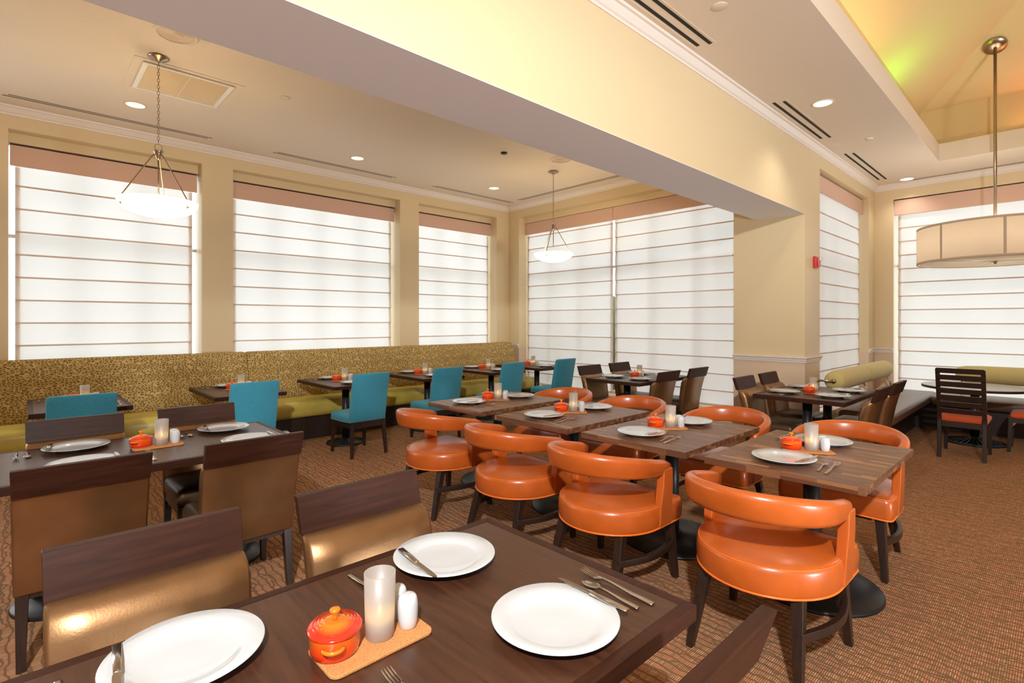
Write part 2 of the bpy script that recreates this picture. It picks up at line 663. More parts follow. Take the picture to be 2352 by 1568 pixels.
class Proto:
    """first call gives the source itself, later calls give copies"""
    def __init__(s, root):
        s.root, s.used = root, False

    def put(s, loc, rz, label, cat, group):
        o = s.root if not s.used else copy_tree(s.root)
        s.used = True
        o.location = loc
        o.rotation_euler = (0, 0, rz)
        return tag(o, label, cat, group)


def struct(o):
    o['kind'] = 'structure'
    return o


def letter(name, ch, size, extrude, mat, parent, loc, rot, bevel=0):
    cd = bpy.data.curves.new(name, 'FONT'); cd.body = ch; cd.size = size; cd.extrude = extrude; cd.bevel_depth = bevel
    cd.align_x = 'CENTER'; cd.align_y = 'CENTER'
    tmp = bpy.data.objects.new('tmp', cd); COL.objects.link(tmp)
    bpy.context.view_layer.update()
    me = bpy.data.meshes.new_from_object(tmp.evaluated_get(bpy.context.evaluated_depsgraph_get()))
    bpy.data.objects.remove(tmp)
    me.materials.clear(); me.materials.append(MATS[mat])
    o = bpy.data.objects.new(name, me); COL.objects.link(o); o.parent = parent
    o.location = loc; o.rotation_euler = rot
    return o


# ------------------------------------------------------------ shell
struct(bx('floor', 'carpet', X0, XR, Y0, YL, -0.05, 0))
ext = bx('outside_paving', 'paving', -8, 24, -14, 20, -0.4, -0.3); tag(ext, kind='structure')


def wall_y(name, y, th, x0, x1, z1, opens, mat='wall'):
    """wall facing -y at y, openings (xa, xb, za, zb)"""
    m = MB()
    xs = x0
    for xa, xb, za, zb in sorted(opens):
        m.box(xs, xa, y, y + th, 0, z1)
        if za > 0: m.box(xa, xb, y, y + th, 0, za)
        if zb < z1: m.box(xa, xb, y, y + th, zb, z1)
        xs = xb
    m.box(xs, x1, y, y + th, 0, z1)
    return struct(m.build(name, mat))


def wall_x(name, x, th, y0, y1, z1, opens, mat='wall'):
    m = MB()
    ys = y0
    for ya, yb, za, zb in sorted(opens):
        m.box(x, x + th, ys, ya, 0, z1)
        if za > 0: m.box(x, x + th, ya, yb, 0, za)
        if zb < z1: m.box(x, x + th, ya, yb, zb, z1)
        ys = yb
    m.box(x, x + th, ys, y1, 0, z1)
    return struct(m.build(name, mat))


ZT, ZI, ZB = 3.53, 3.425, 0.30
W = [(-0.10, 1.674), (2.037, 4.555), (4.92, 6.687)]
FW = (3.079, 7.247)
YW = (7.565, 10.016)
XW = (-2.6, 1.942)
# outer skins then the lintels behind the recess
wl = wall_y('wall_left', YL, 0.15, X0, XF + 0.6, HC, [(a, b, ZB, ZT) for a, b in W])
m = MB()
for a, b in W:
    m.box(a - 0.1, b + 0.1, YL + 0.15, YL + 0.30, ZI, ZT + 0.1)
    m.box(a - 0.1, a, YL + 0.15, YL + 0.30, ZB, ZI); m.box(b, b + 0.1, YL + 0.15, YL + 0.30, ZB, ZI)
    m.box(a - 0.1, b + 0.1, YL + 0.15, YL + 0.30, 0.1, ZB)
m.build('lintel', 'wall', wl)
wf = wall_x('wall_far', XF, 0.15, YB + 0.15, YL, HC, [(FW[0], FW[1], ZB, ZT)])
m = MB()
m.box(XF + 0.15, XF + 0.30, FW[0] - 0.1, FW[1] + 0.1, ZI, ZT + 0.1)
m.box(XF + 0.15, XF + 0.30, FW[0] - 0.1, FW[0], ZB, ZI); m.box(XF + 0.15, XF + 0.30, FW[1], FW[1] + 0.1, ZB, ZI)
m.box(XF + 0.15, XF + 0.30, FW[0] - 0.1, FW[1] + 0.1, 0.1, ZB)
m.build('lintel', 'wall', wf)
wb = wall_y('wall_bay', YB, 0.15, XF, XR + 0.3, HC, [(YW[0], YW[1], ZB, 3.51)])
m = MB()
m.box(YW[0] - 0.1, YW[1] + 0.1, YB + 0.15, YB + 0.3, 3.51, 3.7)
m.box(YW[0] - 0.1, YW[0], YB + 0.15, YB + 0.3, ZB, 3.51); m.box(YW[1], YW[1] + 0.1, YB + 0.15, YB + 0.3, ZB, 3.51)
m.box(YW[0] - 0.1, YW[1] + 0.1, YB + 0.15, YB + 0.3, 0.1, ZB)
m.build('lintel', 'wall', wb)
wr = wall_x('wall_right', XR, 0.3, Y0, YB, HC, [(XW[0], XW[1], ZB, 3.51)])
struct(bx('wall_back', 'wall', X0 - 0.15, X0, Y0, YL, 0, HC))
struct(bx('wall_rear', 'wall', X0 - 0.15, XR + 0.3, Y0 - 0.15, Y0, 0, HC))
# ceilings
struct(bx('ceiling', 'ceiling', X0, XF + 0.4, YB + 0.3, YL + 0.2, HC, HC + 0.12))
TX0, TX1, TY0, TY1 = 0.8, 9.33, -3.7, 1.222
m = MB()
m.box(X0, TX0, Y0, YB + 0.3, HC, HC + 0.24)
m.box(TX1, XR + 0.3, Y0, YB + 0.3, HC, HC + 0.24)
m.box(TX0, TX1, TY1, YB + 0.3, HC, HC + 0.24)
m.box(TX0, TX1, Y0, TY0, HC, HC + 0.24)
struct(m.build('ceiling_right', 'ceiling'))
# vault above the tray
s_ = 0.25
a0, a1, b0, b1 = TX0 - s_, TX1 + s_, TY0 - s_, TY1 + s_
ZV = 4.56
half = (b1 - b0) / 2
rz = ZV + 0.66 * half
ym = (b0 + b1) / 2
m = MB()
vs = [(a0, b0, HC + .24), (a1, b0, HC + .24), (a1, b1, HC + .24), (a0, b1, HC + .24), (a0, b0, ZV), (a1, b0, ZV), (a1, b1, ZV), (a0, b1, ZV), (a0 + half, ym, rz), (a1 - half, ym, rz)]
m.add(vs, [(0, 1, 5, 4), (1, 2, 6, 5), (2, 3, 7, 6), (3, 0, 4, 7), (4, 5, 9, 8), (5, 6, 9), (6, 7, 8, 9), (7, 4, 8)])
struct(m.build('ceiling_vault', 'vault', fixn=False))
# beam
ZBM = 2.84
bm_ = struct(bx('beam', 'wall', X0, XF, YB, 2.775, ZBM + 0.004, HC + 0.24))
bx('beam_soffit', 'beam_soffit', X0, XF, YB, 2.775, ZBM, ZBM + 0.004, bm_)


def offset_path(path, d):
    """offset an open polyline to its left by d with mitres"""
    out = []
    n = len(path)
    for i, p in enumerate(path):
        P = Vector(p)
        ns = []
        if i > 0:
            t = (P - Vector(path[i - 1])).normalized(); ns.append(Vector((-t.y, t.x)))
        if i < n - 1:
            t = (Vector(path[i + 1]) - P).normalized(); ns.append(Vector((-t.y, t.x)))
        if len(ns) == 2:
            b = (ns[0] + ns[1]).normalized(); k = d / b.dot(ns[0])
        else:
            b, k = ns[0], d
        out.append(P + b * k)
    return out


def moulding(name, path, prof, mat='trim'):
    """prof: (offset, z) loop; path walked with the room on its left"""
    rings = []
    offs = {d: offset_path(path, d) for d, z in prof}
    for i in range(len(path)):
        rings.append([(offs[d][i].x, offs[d][i].y, z) for d, z in prof])
    return struct(MB().loft(rings, smooth=False).build(name, mat))


CR = [(0, HC - .085), (.012, HC - .085), (.014, HC - .07), (.03, HC - .062), (.055, HC - .03), (.062, HC - .02), (.082, HC - .018), (.085, HC), (0, HC)]
moulding('trim_1', [(XF, 2.775), (XF, YL), (X0, YL)], CR)
moulding('trim_2', [(XR, Y0), (XR, YB), (X0, YB)], CR)
moulding('trim_3', [(X0, 2.775), (XF, 2.775)], CR)
RL = [(0, 1.01), (.012, 1.01), (.014, 1.03), (.022, 1.035), (.024, 1.052), (.038, 1.068), (.038, 1.08), (0, 1.08)]
# chair rails on the wall pieces between the windows
moulding('trim_4', [(XF, FW[1]), (XF, YL), (W[2][1], YL)], RL)
moulding('trim_5', [(YW[0], YB), (XF, YB), (XF, FW[0])], RL)
moulding('trim_6', [(XR, XW[1]), (XR, YB), (YW[1], YB)], RL)
for k, (a, b) in enumerate(((W[0][1], W[1][0]), (W[1][1], W[2][0]), (X0, W[0][0]))):
    moulding('trim_%d' % (7 + k), [(b, YL), (a, YL)], RL)
BB = [(0, 0), (.014, 0), (.014, .085), (.006, .10), (0, .10)]
moulding('baseboard_far', [(YW[1], YB), (XF, YB), (XF, YL)], BB)


# ------------------------------------------------------------ windows, portals, shades
def window(idx, axis, c, a, b, z0, z1, mull, rails):
    """frame set in the plane y=c (axis 'y') or x=c"""
    r = struct(empty('window_%d' % idx))
    a, b = a - .055, b + .055
    def put(name, a0, a1, za, zb, d0, d1, mat='window_frame'):
        if axis == 'y': return bx(name, mat, a0, a1, c + d0, c + d1, za, zb, r)
        return bx(name, mat, c + d0, c + d1, a0, a1, za, zb, r)
    f = 0.05
    m = MB()
    for (p0, p1, q0, q1) in ((a, b, z0, z0 + f), (a, b, z1 - f, z1), (a, a + f, z0 + f, z1 - f), (b - f, b, z0 + f, z1 - f)):
        if axis == 'y': m.box(p0, p1, c, c + .06, q0, q1)
        else: m.box(c, c + .06, p0, p1, q0, q1)
    m.build('window_frame', 'window_frame', r)
    n = mull
    for k in range(1, n):
        p = a + (b - a) * k / n
        put('mullion', p - .02, p + .02, z0 + f, z1 - f, 0.005, .055)
    for zz in rails:
        put('glazing_bar', a + f, b - f, zz - .018, zz + .018, 0.008, .052)
    put('pane', a + .01, b - .01, z0 + .01, z1 - .01, 0.028, 0.032, 'pane')
    if axis == 'y':
        light('sky_portal', 'AREA', ((a + b) / 2, c + 0.12, (z0 + z1) / 2), 1, size=b - a, rot=(R(-90), 0, 0), size_y=z1 - z0, portal=True)
    else:
        light('sky_portal', 'AREA', (c + 0.12, (a + b) / 2, (z0 + z1) / 2), 1, size=z1 - z0, rot=(0, R(90), 0), size_y=b - a, portal=True)


window(1, 'y', YL + .31, W[0][0], W[0][1], ZB, ZI + .1, 3, (2.45,))
window(2, 'y', YL + .31, W[1][0], W[1][1], ZB, ZI + .1, 4, (2.45,))
window(3, 'y', YL + .31, W[2][0], W[2][1], ZB, ZI + .1, 3, (2.45,))
window(4, 'x', XF + .31, FW[0], FW[1], ZB, ZI + .1, 6, (2.45,))
window(5, 'y', YB + .31, YW[0], YW[1], ZB, 3.51, 4, (2.45,))
window(6, 'x', XR + .31, XW[0], XW[1], ZB, 3.51, 6, (2.45,))


def roman_shade(label, axis, c, a, b, vz1, vz0, z_first, step, zbot, va=None, vb=None):
    """hangs in the plane axis=c, spans a..b; c grows outdoors"""
    r = empty('roman_shade')
    tag(r, label, 'shade', 'roman shades')
    r.location = ((a + b) / 2, c, 0) if axis == 'y' else (c, (a + b) / 2, 0)
    w = (b - a) / 2
    def P(u, d, z): return (u, d, z) if axis == 'y' else (d, -u, z)
    zs = [vz0 + 0.05]
    z = z_first
    while z < vz0 - 0.02: z += step
    z -= step
    while z > zbot + 0.06:
        zs.append(z); z -= step
    zs.append(zbot)
    for i in range(len(zs) - 1):
        zt, zb = zs[i], zs[i + 1]
        # panel: hangs flat, billows to the room and overlaps the next panel
        rings = []
        N = 6
        for k in range(N + 1):
            t = k / N
            zz = zt + 0.004 + (zb - 0.006 - zt - 0.004) * t
            d = 0.004 - 0.014 * t - 0.006 * math.sin(PI * t)
            row = []
            for q in range(13):
                u = -w + 2 * w * q / 12
                row.append(P(u, d + 0.0015 * math.sin(u * 7 + i * 1.7), zz))
            rings.append(row)
        MB().loft(rings, closed=False, cap=False).build('cloth_panel', 'shade_cloth', r, fixn=False)
        if i < len(zs) - 2 or True:
            m = MB()
            pts = [(-w, 0), (w, 0)]
            q0, q1 = P(-w, -0.0095, zb - 0.006), P(w, -0.004, zb + 0.013)
            m.box(min(q0[0], q1[0]), max(q0[0], q1[0]), min(q0[1], q1[1]), max(q0[1], q1[1]), q0[2], q1[2])
            m.build('batten_hem', 'shade_hem', r)
    for sgn in (-1, 1):
        u0, u1 = (-w, -w + .04) if sgn < 0 else (w - .04, w)
        q0, q1 = P(u0, 0.006, zbot), P(u1, 0.009, vz0)
        MB().box(min(q0[0], q1[0]), max(q0[0], q1[0]), min(q0[1], q1[1]), max(q0[1], q1[1]), q0[2], q1[2]).build('side_hem', 'shade_hem', r)
    va = a if va is None else va
    vb = b if vb is None else vb
    mid = (a + b) / 2
    q0, q1 = P(va - mid, -0.055, vz0), P(vb - mid, -0.035, vz1)
    if axis == 'x': q0, q1 = P(mid - vb, -0.055, vz0), P(mid - va, -0.035, vz1)
    MB().box(min(q0[0], q1[0]), max(q0[0], q1[0]), min(q0[1], q1[1]), max(q0[1], q1[1]), q0[2], q1[2]).build('valance', 'valance_cloth', r, bevel=0.004)
    q0, q1 = P(va - mid, -0.034, vz1 - .06), P(vb - mid, 0.03, vz1 + .016)  # added dark box: blocks sky leaking over the valance, draws the dark gap
    if axis == 'x': q0, q1 = P(mid - vb, -0.034, vz1 - .06), P(mid - va, 0.03, vz1 + .016)
    MB().box(min(q0[0], q1[0]), max(q0[0], q1[0]), min(q0[1], q1[1]), max(q0[1], q1[1]), q0[2], q1[2]).build('leak_blocker', 'espresso', r)
    return r


cl = YL + .215
roman_shade('white roman shade in the leftmost window, beside the front bowl pendant', 'y', cl, W[0][0] + .05, W[0][1] - .065, 3.405, 3.185, 1.50, .246, .34, W[0][0] + .01, W[0][1] - .02)
roman_shade('widest roman shade on the long banquette wall, middle of its three', 'y', cl, W[1][0] + .05, W[1][1] - .05, 3.405, 3.185, 1.50, .246, .34, W[1][0] + .01, W[1][1] - .01)
roman_shade('narrow roman shade on the banquette wall, nearest the room corner', 'y', cl, W[2][0] + .04, W[2][1] - .04, 3.405, 3.185, 1.50, .246, .34, W[2][0] + .01, W[2][1] - .01)
cf = XF + .215
roman_shade('roman shade behind the small bowl pendant, left half of the far double window', 'x', cf, 5.21, FW[1] - .03, 3.42, 3.20, 1.485, .238, .335, 5.175, FW[1] - .005)
roman_shade('roman shade right of the light slit in the far double window', 'x', cf, FW[0] + .0, 5.155, 3.42, 3.20, 1.485, .238, .335, FW[0] + .0, 5.165)
roman_shade('narrow roman shade in the bay wall beside the red fire alarm', 'y', YB + .13, YW[0] + .03, YW[1] - .04, 3.49, 3.27, 1.56, .243, .335, YW[0] + .01, YW[1] - .005)
roman_shade('wide roman shade behind the big drum pendant', 'x', XR + .075, XW[0] + .03, XW[1] - .05, 3.495, 3.25, 1.484, .2224, .335, XW[0] + .01, XW[1] - .006)

# exterior hedge glimpsed through the slit
for k in range(7):
    hx, hy = (10.6 + k * 0.4, 8.5 + k * 0.9)
    b = MB()
    rr = []
    for i in range(7):
        ph = PI * i / 6
        rr.append([(1.0 * math.sin(ph) * math.cos(2 * PI * q / 12) * (1 + .15 * random.random()), .9 * math.sin(ph) * math.sin(2 * PI * q / 12) * (1 + .15 * random.random()), 0.9 - 1.2 * math.cos(ph)) for q in range(12)])
    if k < 3:
        o = b.loft(rr, cap=False).build('hedge_shrub', 'hedge'); o.location = (9.5 + k * 1.2, 6.9 + k * 1.6, -0.0)
        tag(o, ('green shrub outdoors glimpsed low through the slit between the far shades', 'second green shrub outdoors, farther off beyond the slit between the far shades', 'farthest green shrub outdoors beyond the slit between the far shades')[k], 'shrub', 'shrubs outside the far window')


# ------------------------------------------------------------ ceiling fittings
def slot_diffuser(label, x0, x1, y0, y1, w=.017, gap=.05):
    r = empty('slot_diffuser', ((x0 + x1) / 2, (y0 + y1) / 2, HC))
    tag(r, label, 'air vent', 'linear slot diffusers')
    alongx = (x1 - x0) > (y1 - y0)
    L = (x1 - x0 if alongx else y1 - y0) / 2
    for s in (-1, 1):
        q = s * gap / 2
        if alongx: bx('slot', 'dark', -L - s * .02, L - s * .02, q - w / 2, q + w / 2, -.0015, .004, r)
        else: bx('slot', 'dark', q - w / 2, q + w / 2, -L - s * .02, L - s * .02, -.0015, .004, r)
    m = MB()
    g = gap / 2 + w
    if alongx: m.box(-L - .03, L + .03, -g - .01, -g, -.003, .002).box(-L - .03, L + .03, g, g + .01, -.003, .002)
    else: m.box(-g - .01, -g, -L - .03, L + .03, -.003, .002).box(g, g + .01, -L - .03, L + .03, -.003, .002)
    m.build('vent_trim', 'ceiling', r)
    return r


slot_diffuser('long thin double slot vent above the leftmost window', -.116, 1.677, 7.137, 7.187)
slot_diffuser('thin double slot vent above the middle banquette window', 2.444, 4.22, 7.137, 7.187)
slot_diffuser('thin double slot vent above the corner end of the banquette', 4.955, 6.72, 7.125, 7.175)
slot_diffuser('thin double slot vent running along the far double window', 6.65, 6.70, 4.62, 6.91)
slot_diffuser('wide black slot vent nearest the camera beside the beam', 2.2, 4.02, 1.98, 2.03, .028, .085)
slot_diffuser('wide black slot vent beside the beam, near the first white downlight', 5.62, 7.14, 1.985, 2.035, .028, .085)
slot_diffuser('wide black slot vent nearest the bay corner', 8.02, 9.87, 1.96, 2.01, .028, .085)
slot_diffuser('thin double slot vent above the drum pendant window', 10.21, 10.26, -2.2, 1.68)


def downlight(label, x, y, r0, warm, power):
    r = empty('downlight', (x, y, HC))
    tag(r, label, 'ceiling light', 'recessed downlights')
    MB().lathe([(r0 + .018, -.001), (r0 + .016, -.006), (r0, -.006), (r0 - .004, .0), (r0 - .004, -.0005)], 32, cap=False).build('trim_ring', 'fitting_white', r)
    MB().lathe([(0, -.0035), (r0 - .003, -.0035), (r0 - .003, -.001), (0, -.001)], 32, smooth=False).build('lens', 'lamp_lens_warm' if warm else 'lamp_lens_white', r)
    light('downlight_lamp', 'SPOT', (x, y, HC - .03), power, (1, .86, .62) if warm else (1, .93, .82), .05, cone=120, blend=1)


downlight('warm recessed downlight left of the front bowl pendant', .858, 6.587, .085, True, 42)
downlight('warm recessed downlight above the middle banquette window', 3.35, 6.65, .085, True, 42)
downlight('warm recessed downlight near the room corner', 5.77, 6.58, .085, True, 42)
downlight('bright white downlight beside the beam slot vent', 5.98, 1.711, .088, False, 45)
downlight('bright white downlight in the bay corner', 10.12, 1.718, .088, False, 28)


def ceiling_speaker(label, x, y, r0):
    r = empty('ceiling_speaker', (x, y, HC)); tag(r, label, 'speaker', 'ceiling speakers')
    MB().lathe([(r0 + .03, 0), (r0 + .028, -.006), (r0, -.008), (r0 - .004, -.002)], 40, cap=False).build('rim', 'ceiling', r)
    m = MB()
    prof = [(0, -.004)]
    k = .006
    while k < r0:
        prof += [(k, -.004), (k + .004, -.004), (k + .005, -.0015), (k + .008, -.0015)]
        k += .009
    m.lathe(prof, 40, cap=False)
    m.build('grille', 'ceiling', r)


ceiling_speaker('round ribbed speaker grille in the ceiling above the front pendant', .88, 4.757, .125)
ceiling_speaker('faint round speaker beside the beam above the small pendant', 5.43, 4.79, .125)


def disc_fit(name, label, cat, x, y, r0, h, mat, grp=None):
    r = empty(name, (x, y, HC)); tag(r, label, cat, grp)
    MB().lathe([(r0, 0), (r0, -h * .5), (r0 * .92, -h), (0, -h)], 28).build('cover', mat, r)
    MB().lathe([(r0 * 1.12, 0), (r0 * 1.12, -.003), (r0, -.003)], 28, cap=False).build('rim', 'ceiling', r)


disc_fit('sprinkler_cover', 'small dark sprinkler in the ceiling left of the small pendant', 'sprinkler', 4.65, 5.10, .045, .02, 'black_metal')
disc_fit('sprinkler_cover', 'flat round sprinkler cover nearest the camera beside the tray', 'sprinkler', 3.61, 1.69, .05, .004, 'ceiling')
disc_fit('sprinkler_cover', 'small sprinkler head between the two white downlights', 'sprinkler', 7.55, 1.65, .04, .014, 'fitting_white')
disc_fit('sprinkler_cover', 'flat round cover beyond the return grille', 'sprinkler', 1.92, 5.35, .045, .003, 'ceiling')

r = empty('return_grille', (1.12, 5.745, HC)); tag(r, 'square white return air grille in the ceiling behind the front pendant', 'air vent')
MB().box(-.43, .43, -.39, -.34, -.004, 0).box(-.43, .43, .34, .39, -.004, 0).box(-.43, -.37, -.34, .34, -.004, 0).box(.37, .43, -.34, .34, -.004, 0).build('outer_frame', 'ceiling', r, bevel=.002)
MB().box(-.36, .36, -.33, -.30, -.016, 0).box(-.36, .36, .30, .33, -.016, 0).box(-.36, -.32, -.30, .30, -.016, 0).box(.32, .36, -.30, .30, -.016, 0).build('inner_frame', 'white_plastic', r, bevel=.003)
bx('divider', 'fitting_white', -.006, .006, -.30, .30, -.014, -.002, r)
m = MB()
for k in range(44):
    y = -.297 + k * .0136
    m.add([(-.32, y, -.004), (.32, y, -.004), (.32, y + .009, -.011), (-.32, y + .009, -.011)], [(0, 1, 2, 3)])
tag(m.build('louvre', 'fitting_white', r, fixn=False), kind='stuff')
bx('backing', 'ceiling', -.32, .32, -.30, .30, -.003, 0, r)
r = empty('access_panel', (7.55, 2.075, HC)); r.location.y = 2.02
tag(r, 'small square access panel in the ceiling between two black slot vents', 'panel')
bx('panel', 'ceiling', -.09, .09, -.06, .06, -.003, 0, r)


# ------------------------------------------------------------ pendants
def bowl_pendant(label, x, y, a0):
    r = empty('bowl_pendant', (x, y, HC)); tag(r, label, 'pendant light', 'glass bowl pendants')
    zc = 2.53 - HC
    MB().lathe([(.075, 0), (.078, -.008), (.07, -.014), (.03, -.028), (.012, -.045), (0, -.045)], 28).build('canopy', 'brushed_nickel', r)
    m = MB()
    z = -.045
    k = 0
    zend = 3.01 - HC
    Lk = .034
    while z - Lk * .78 > zend:
        pts = []
        for q in range(14):
            a = 2 * PI * q / 14
            u = .0085 * math.cos(a); w = -Lk / 2 + Lk / 2 * math.sin(a)
            pts.append((u, 0, z + w) if k % 2 else (0, u, z + w))
        m.tube(pts, .0022, 5, loop=True)
        z -= Lk * .80; k += 1
    tag(m.build('chain', 'brushed_nickel', r), kind='stuff')
    MB().tube([(.027 * math.cos(2 * PI * q / 24), 0, zend - .02 + .027 * math.sin(2 * PI * q / 24)) for q in range(24)], .003, 6, loop=True).build('loop', 'brushed_nickel', r)
    zh = zend - .05
    MB().lathe([(0, zh), (.038, zh), (.04, zh - .006), (.036, zh - .012), (.03, zh - .03), (.018, zh - .06), (.006, zh - .075), (0, zh - .078)], 24).build('hub', 'brushed_nickel', r)
    MB().tube([(0, 0, zh - .06), (0, 0, zc - .02)], .006, 8).build('stem', 'brushed_nickel', r)
    for q in range(3):
        a = a0 + 2 * PI * q / 3
        c, s = math.cos(a), math.sin(a)
        ar = MB().tube([(.03 * c, .03 * s, zh - .035), (.045 * c, .045 * s, zh - .05), (.262 * c, .262 * s, zc + .012), (.266 * c, .266 * s, zc - .05)], .0052, 8).build('arm', 'brushed_nickel', r)
        MB().lathe([(0, -.011), (.009, -.006), (.009, .004), (.004, .008), (.004, .014)], 10, (.268 * c, .268 * s, zc - .052)).build('finial', 'brushed_nickel', ar)
    prof = []
    for k in range(15):
        t = k / 14
        prof.append((.29 * math.sin(t * PI / 2) ** .9, zc - .125 * math.cos(t * PI / 2)))
    prof += [(.293, zc + .004), (.288, zc + .003)]
    MB().lathe(prof, 48, cap=False).build('glass_bowl', 'bowl_glass', r)
    for q in range(2):
        a = a0 + .6 + PI * q
        light('pendant_bulb', 'POINT', (x + .07 * math.cos(a), y + .07 * math.sin(a), HC + zc - .045), 20, (1, .72, .38), .03)


bowl_pendant('frosted glass bowl pendant on three nickel arms, the nearer and larger-looking one', .844, 5.26, R(-170))
bowl_pendant('smaller-looking glass bowl pendant hanging before the far double window', 5.78, 5.245, R(-160))

# drum pendant
DX, DY = 8.92, .616
zcan = 4.55 + .66 * (a1 - DX) + .01
r = empty('drum_pendant', (DX, DY, 2.27)); tag(r, 'huge linen drum pendant on a long nickel stem above the round table', 'pendant light')
c = MB().lathe([(.115, 0), (.118, -.012), (.112, -.03), (.03, -.034), (0, -.034)], 32)
c.xf(Matrix.Translation((0, 0, zcan - 2.27)) @ Matrix.Rotation(math.atan(.66), 4, 'Y'))
c.build('canopy', 'brushed_nickel', r)
MB().tube([(0, 0, zcan - 2.27 - .02), (0, 0, .02)], .017, 12).build('stem', 'brushed_nickel', r)
RD, HD = .78, .47
sh = MB().lathe([(RD - .004, 0), (RD, 0), (RD, HD), (RD - .004, HD)], 96, cap=False).build('shade', 'lamp_linen', r)
MB().lathe([(RD + .001, .0), (RD + .004, .0), (RD + .004, .026), (RD + .001, .026)], 96, cap=False).build('trim_band', 'lamp_trim', sh)
MB().lathe([(RD + .001, HD - .026), (RD + .004, HD - .026), (RD + .004, HD), (RD + .001, HD)], 96, cap=False).build('trim_band', 'lamp_trim', sh)
for k in range(8):
    a = R(190) + k * PI / 4
    m = MB().box(-.013, .013, 0, .002, .02, HD - .02)
    m.xf(Matrix.Translation(((RD + .0005) * math.cos(a), (RD + .0005) * math.sin(a), 0)) @ Matrix.Rotation(a - PI / 2, 4, 'Z'))
    m.build('seam_strip', 'lamp_trim', sh)
MB().lathe([(0, .012), (RD - .03, .012), (RD - .03, .02), (0, .02)], 96, smooth=False).build('diffuser', 'lamp_diffuser', r)
MB().tube([((RD - .01) * math.cos(2 * PI * q / 64), (RD - .01) * math.sin(2 * PI * q / 64), .004) for q in range(64)], .005, 6, loop=True).build('lower_ring', 'fitting_white', r)
for k in range(3):
    a = R(20) + k * 2 * PI / 3
    MB().tube([(0, 0, .006), ((RD - .01) * math.cos(a), (RD - .01) * math.sin(a), .004)], .004, 6).build('spoke', 'fitting_white', r)
MB().lathe([(0, -.028), (.012, -.022), (.02, -.008), (.02, .004), (.008, .01)], 20).build('finial', 'brushed_nickel', r)
for k in range(3):
    a = k * 2 * PI / 3
    light('drum_bulb', 'POINT', (DX + .3 * math.cos(a), DY + .3 * math.sin(a), 2.5), 11, (1, .9, .76), .05)

# coloured cove lamps hidden on the tray ledge
light('cove_lamp_green', 'AREA', (7.75, 1.36, 4.03), 5, (.22, 1, .0), .35, rot=(R(180 - 30), 0, 0), size_y=.08)
light('cove_lamp_red', 'AREA', (9.46, .1, 4.03), 2.5, (1, .12, .03), .3, rot=(R(180), R(-10), 0), size_y=.08)
light('cove_lamp_warm', 'AREA', (5.0, 1.36, 4.03), 14, (1, .72, .3), 4.0, rot=(R(180 - 30), 0, 0), size_y=.08)
light('cove_lamp_warm', 'AREA', (9.46, -1.2, 4.03), 6, (1, .62, .25), .08, rot=(R(180), R(-25), 0), size_y=3.5)

# ------------------------------------------------------------ fire alarm
r = empty('fire_alarm', (7.345, YB, 2.27)); tag(r, 'red wall strobe alarm with white lettering beside the narrow bay shade', 'alarm')
bx('body', 'alarm_red', -.052, .052, -.045, 0, -.072, .072, r, bevel=.008)
bx('strobe_plate', 'alarm_red', -.045, .045, -.062, -.045, -.06, .03, r, bevel=.006)
MB().lathe([(.03, 0), (.03, .012), (.02, .026), (0, .03)], 20).xf(Matrix.Translation((.018, -.058, .035)) @ Matrix.Rotation(R(90), 4, 'X')).build('strobe_lens', 'strobe', r)
for k, ch in enumerate('FIRE'):
    letter('letter', ch, .021, .0006, 'white_plastic', r, (-.033, -.0628, .012 - k * .0165), (R(90), 0, 0))


# ------------------------------------------------------------ banquette
def rounded_rect_prof(y0, y1, z0, z1, rad, n=5):
    pts = []
    for cx, cz, a in ((y1 - rad, z1 - rad, 0), (y0 + rad, z1 - rad, 90), (y0 + rad, z0 + rad, 180), (y1 - rad, z0 + rad, 270)):
        for k in range(n + 1):
            t = R(a + 90 * k / n)
            pts.append((cx + rad * math.cos(t), cz + rad * math.sin(t)))
    return pts


def cushion(x0, x1, prof, inset=.03, n=4):
    """extrude a (y,z) profile along x with softened ends"""
    cy_ = sum(p[0] for p in prof) / len(prof); cz_ = sum(p[1] for p in prof) / len(prof)
    rings = []
    L = x1 - x0
    stations = [(0, 1 - .06 - inset), (.006, 1 - .05), (.018, 1 - .02), (.04, 1)]
    xs = [(x0 + d, k) for d, k in stations] + [(x0 + L * t, 1) for t in (.25, .5, .75)] + [(x1 - d, k) for d, k in reversed(stations)]
    for x, k in xs:
        rings.append([(x, cy_ + (y - cy_) * k, cz_ + (z - cz_) * k) for y, z in prof])
    return MB().loft(rings)


r = empty('banquette', (3.3, 7.0, 0)); tag(r, 'long olive banquette with spotted back panels under the left windows', 'banquette')
BX = [-.24, 2.133, 4.506, 6.879]
for i in range(3):
    x0, x1 = BX[i] - 3.3, BX[i + 1] - 3.3
    prof = [(.15, .44), (.17, .62), (.235, .9), (.285, 1.085), (.30, 1.112), (.33, 1.125), (.40, 1.125), (.425, 1.11), (.435, 1.08), (.435, .44)]
    cushion(x0 + .002, x1 - .002, prof, 0).build('back_panel', 'spotted', r)
    prof = rounded_rect_prof(-.38, .19, .295, .505, .075, 6)
    cushion(x0 + .003, x1 - .003, prof, .01).build('seat_cushion', 'olive_leather', r)
bx('plinth', 'leg_wood', BX[0] - 3.3, BX[3] - 3.3 - .01, -.28, .43, 0, .30, r, bevel=.004)
bx('back_frame', 'leg_wood', BX[0] - 3.3 + .01, BX[3] - 3.3 - .02, .30, .43, .30, 1.05, r)

